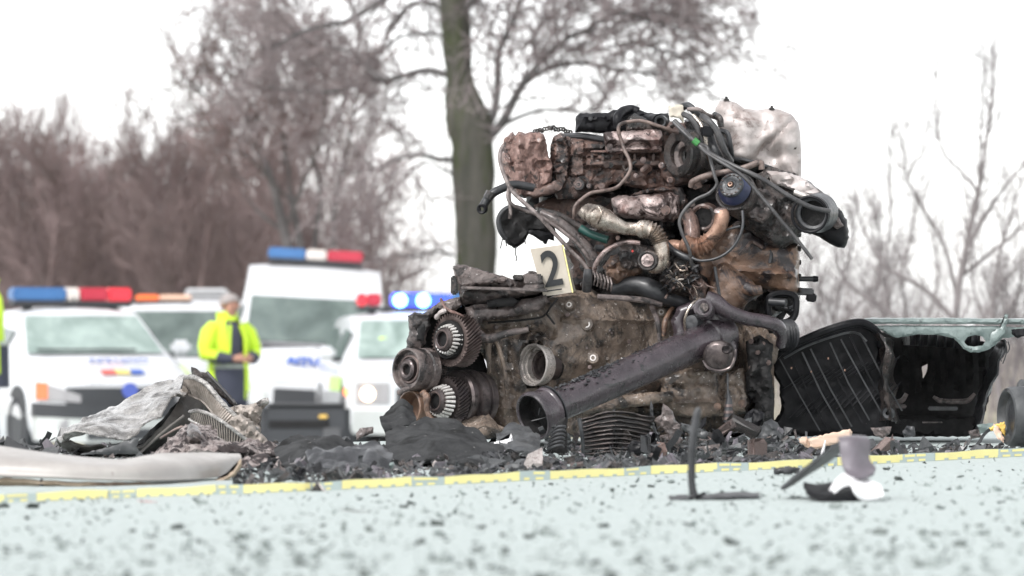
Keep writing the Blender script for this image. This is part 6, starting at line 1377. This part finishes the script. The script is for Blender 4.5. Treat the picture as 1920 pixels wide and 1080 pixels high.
# ------------------------------------------------------------------ small debris
def shards():
    rng = random.Random(99)
    def poly_shard(k):
        n = rng.randint(4,7); bend = rng.uniform(-.5,.9); asp = rng.uniform(.25,1); th = rng.uniform(.05,.12)
        ring = [(math.cos(2*PI*i/n+rng.uniform(-.3,.3))*rng.uniform(.6,1), math.sin(2*PI*i/n+rng.uniform(-.3,.3))*rng.uniform(.6,1)*asp) for i in range(n)]
        V = [Vector((x,y,bend*abs(x)+rng.uniform(-.08,.08))) for x,y in ring]+[Vector((0,0,rng.uniform(-.1,.2)))]
        m = len(V); V += [v-Vector((0,0,th)) for v in V]; F = []
        for i in range(n): j = (i+1)%n; F += [(i,j,n), (m+j,m+i,m+n), (i,i+m,j+m,j)]
        return V, F
    def strip(k):
        pts = []; p = Vector((-1,0,0)); a = rng.uniform(-.4,.4)
        for i in range(7): pts.append(p.copy()); a += rng.uniform(-.5,.6); p = p+Vector((math.cos(a)*.33, rng.uniform(-.05,.05), math.sin(a)*.33))
        w = rng.uniform(.08,.3); V, F = [], []
        for q in pts: V += [q+Vector((0,-w,0)), q+Vector((0,w,0)), q+Vector((0,w,-.05)), q+Vector((0,-w,-.05))]
        for i in range(6):
            for j in range(4): F.append((i*4+j, i*4+(j+1)%4, i*4+4+(j+1)%4, i*4+4+j))
        F += [(0,3,2,1), (24,25,26,27)]; return V, F
    def block(k):
        v, f = box((0,0,0), (2,rng.uniform(.6,1.5),rng.uniform(.4,1.0)), (0,0,0), .15); return [q+Vector((rng.uniform(-.2,.2),rng.uniform(-.2,.2),rng.uniform(-.2,.2))) for q in v], f
    def ringp(k):
        v, f = lathe((0,0,0), (0,0,1), [(-.2,.5),(.2,.55),(.25,.9),(-.2,1),(-.2,.5)], 12); return v, f
    kinds = [('plastic_shard', poly_shard, ['grey_plastic','black_plastic','rubber','mauve_plastic','grey_plastic'], 'small dark angular plastic shard lying in the debris strip behind the tape', 'shard'),
             ('torn_strip', strip, ['rubber','grey_plastic','cable_brown','dark_cast'], 'thin curled torn strip lying in the debris strip behind the tape', 'strip'),
             ('metal_fragment', block, ['dark_cast','rubber','gear_edge'], 'stubby dark metal fragment lying in the debris strip behind the tape', 'fragment'),
             ('broken_ring', ringp, ['rubber','grey_plastic'], 'small dark broken ring lying in the debris strip behind the tape', 'ring'),
             ('pale_fragment', poly_shard, ['heat_shield','white_flash','panel_top'], 'small pale flake lying among the dark debris behind the tape', 'flake')]
    grp = {'plastic_shard':'dark plastic shards in the debris strip','torn_strip':'torn strips in the debris strip','metal_fragment':'metal fragments in the debris strip','broken_ring':'broken rings in the debris strip','pale_fragment':'pale flakes in the debris strip'}
    protos = {}
    for nm, fn, mats, lb, ct in kinds:
        L = []
        for i in range(9 if nm != 'broken_ring' else 3):
            v, f = fn(i); me = bpy.data.meshes.new(nm); me.from_pydata([tuple(q) for q in v], [], f)
            me.materials.append(M[mats[i % len(mats)]]); me.update(); L.append(me)
        protos[nm] = (L, lb, ct)
    def tape_row(px): return np.interp(px, [-160,0,500,960,1450,1920,2080], [950,943,924,903,880,856,848])
    names = ['plastic_shard']*9+['torn_strip']*5+['metal_fragment']*3+['broken_ring']+['pale_fragment']*2
    # spots: dense heaps under the engine, thinner elsewhere
    n = 0; tries = 0
    while n < 290 and tries < 5000:
        tries += 1
        px = rng.choice([rng.uniform(460,1100), rng.uniform(900,1480), rng.uniform(1040,1480), rng.uniform(1450,1900), rng.uniform(0,140)])
        rt = tape_row(px); D0 = HC*FPX/(rt-YH)+.15; D1 = 11.9 if px > 700 else 11.0
        if px < 140: D0 = 10.6; D1 = 12
        D = D0+(D1-D0)*rng.random()**.75
        if D < D0: continue
        big = rng.random() < .42 and D > D0+.5
        s = rng.uniform(.02,.052) if big else rng.uniform(.009,.02)
        heap = 0
        if 1030 < px < 1480 and D > 10.8: heap = rng.uniform(0,.07)
        if 700 < px < 1030 and D > 10.6: heap = rng.uniform(0,.02)
        nm = rng.choice(names); L, lb, ct = protos[nm]
        o = bpy.data.objects.new(nm, rng.choice(L)); C.objects.link(o)
        x = (px-960)/FPX*D; o.location = (x, D, gz(x,D)+s*.28+heap); o.scale = (s, s*rng.uniform(.6,1), s*rng.uniform(.6,1.1))
        tilt = .35 if not big else 1.0
        o.rotation_euler = (rng.gauss(0,tilt), rng.gauss(0,tilt), rng.uniform(0,2*PI))
        where = ('left of the crumpled sheet' if px < 440 else 'in front of the felt pieces' if px < 720 else 'below the gears' if px < 960 else 'below the long shaft' if px < 1090 else 'round the louvred grille' if px < 1240
                 else 'under the sump of the engine' if px < 1450 else 'before the left half of the black panel' if px < 1660 else 'before the right half of the black panel')
        lb2 = lb.split(' lying')[0]; lb2 = ('larger ' + lb2.replace('small ', '').replace('stubby ', '') if big else lb2) + ' lying ' + where
        tag(o, lb2, ct, grp[nm]); n += 1
    # fine debris nobody could count
    def scatter(name, cnt, spot, size, mats, label, flat=.5):
        per = {m: ([], []) for m in mats}; protoV = [poly_shard(i) for i in range(12)]+[strip(i) for i in range(5)]+[block(i) for i in range(4)]
        V, F, MI = [], [], []
        for i in range(cnt):
            p = spot(); 
            if p is None: continue
            v, f = rng.choice(protoV); s = rng.uniform(*size)*(rng.random()**1.5*1.2+.5)
            R = (Matrix.Rotation(rng.uniform(0,6.3),3,'Z')@Matrix.Rotation(rng.gauss(0,flat),3,'X')@Matrix.Rotation(rng.gauss(0,flat),3,'Y'))
            k = len(V); V += [R@(q*s)+p+Vector((0,0,s*.3)) for q in v]; F += [tuple(a+k for a in q) for q in f]; MI += [rng.choice(range(len(mats)))]*len(f)
        o = obj(name, V, F, mats, None, 0); o.data.polygons.foreach_set('material_index', MI); tag(o, label, None, kind='stuff')
    def sp1():
        px = rng.uniform(-40,1960) if rng.random() < .45 else rng.uniform(430,1520); rt = tape_row(px); D0 = HC*FPX/(rt-YH)+.05
        D = D0+rng.random()**1.1*(12.2-D0); x = (px-960)/FPX*D; h = 0
        if px < 440 and D < 10.2: return None
        if 980 < px < 1500 and D > 11: h = rng.random()**2*.05*min(1,(D-10.8))
        return Vector((x, D, gz(x,D)+h))
    scatter('fine_debris', 5200, sp1, (.004,.017), ['rubber','grey_plastic','dark_cast','grey_plastic','black_plastic','rubber','dark_cast','mauve_plastic','grey_plastic','mud_flange'], 'fine dark crumbs and splinters covering the road round the engine', .6)
    def sp2():
        rt = 843+rng.random()**.8*330; D = HC*FPX/(rt-YH); px = rng.uniform(-60,1980)
        if rt < tape_row(px)+3: return None
        return Vector(((px-960)/FPX*D, D, 0))
    scatter('road_grit', 4200, sp2, (.002,.0080), ['grit_dark','grit_grey','grit_pale','grit_pale','grit_pale'], 'dark grit and crumbs scattered over the near road', .35)
    for px, py, s, mt, lb in ((276,944,.03,'red_bit','flat red splinter on the road just in front of the tape at the left'),(665,962,.045,'cast_rust','flat rusty brown flake on the near road below the felt pieces'),(560,990,.03,'grit_grey','small grey flake on the near road left of the rusty flake'),
                              (1030,1012-18,.03,'grit_grey','small grey flake on the near road below the middle of the tape'),(1188,858,.014,'red_bit','tiny red crumb before the louvred grille'),(1590,1010,.03,'grit_grey','small dark flake on the near road below the white fold')):
        o = bpy.data.objects.new('flake', protos['plastic_shard'][0][2].copy()); C.objects.link(o); o.data.materials.clear(); o.data.materials.append(M[mt]); g = G(px, py)
        o.location = g+Vector((0,0,.003)); o.scale = (s, s*.5, s*.12); o.rotation_euler = (0,.05,.1); tag(o, lb, 'flake')
M['grit_dark'] = plain('grit_dark', (.07,.08,.075), .9, spec=.1); M['grit_grey'] = plain('grit_grey', (.16,.18,.17), .9, spec=.1); M['grit_pale'] = plain('grit_pale', (.25,.28,.27), .9, spec=.1)
shards()

# ------------------------------------------------------------------ misty air
def haze():
    m = bpy.data.materials.new('mist'); m.use_nodes = True; n = m.node_tree; n.nodes.clear()
    out = n.nodes.new('ShaderNodeOutputMaterial'); v = n.nodes.new('ShaderNodeVolumePrincipled'); v.inputs['Density'].default_value = .00016; v.inputs['Color'].default_value = (.97,.97,1,1); v.inputs['Anisotropy'].default_value = 0
    n.links.new(v.outputs[0], out.inputs['Volume'])
    V, F = box((0, 1600, 6), (1900, 3900, 16)); o = obj('haze', V, F, m, None, 0); tag(o, None, None, kind='stuff')
USE_HAZE = True
if USE_HAZE: haze()
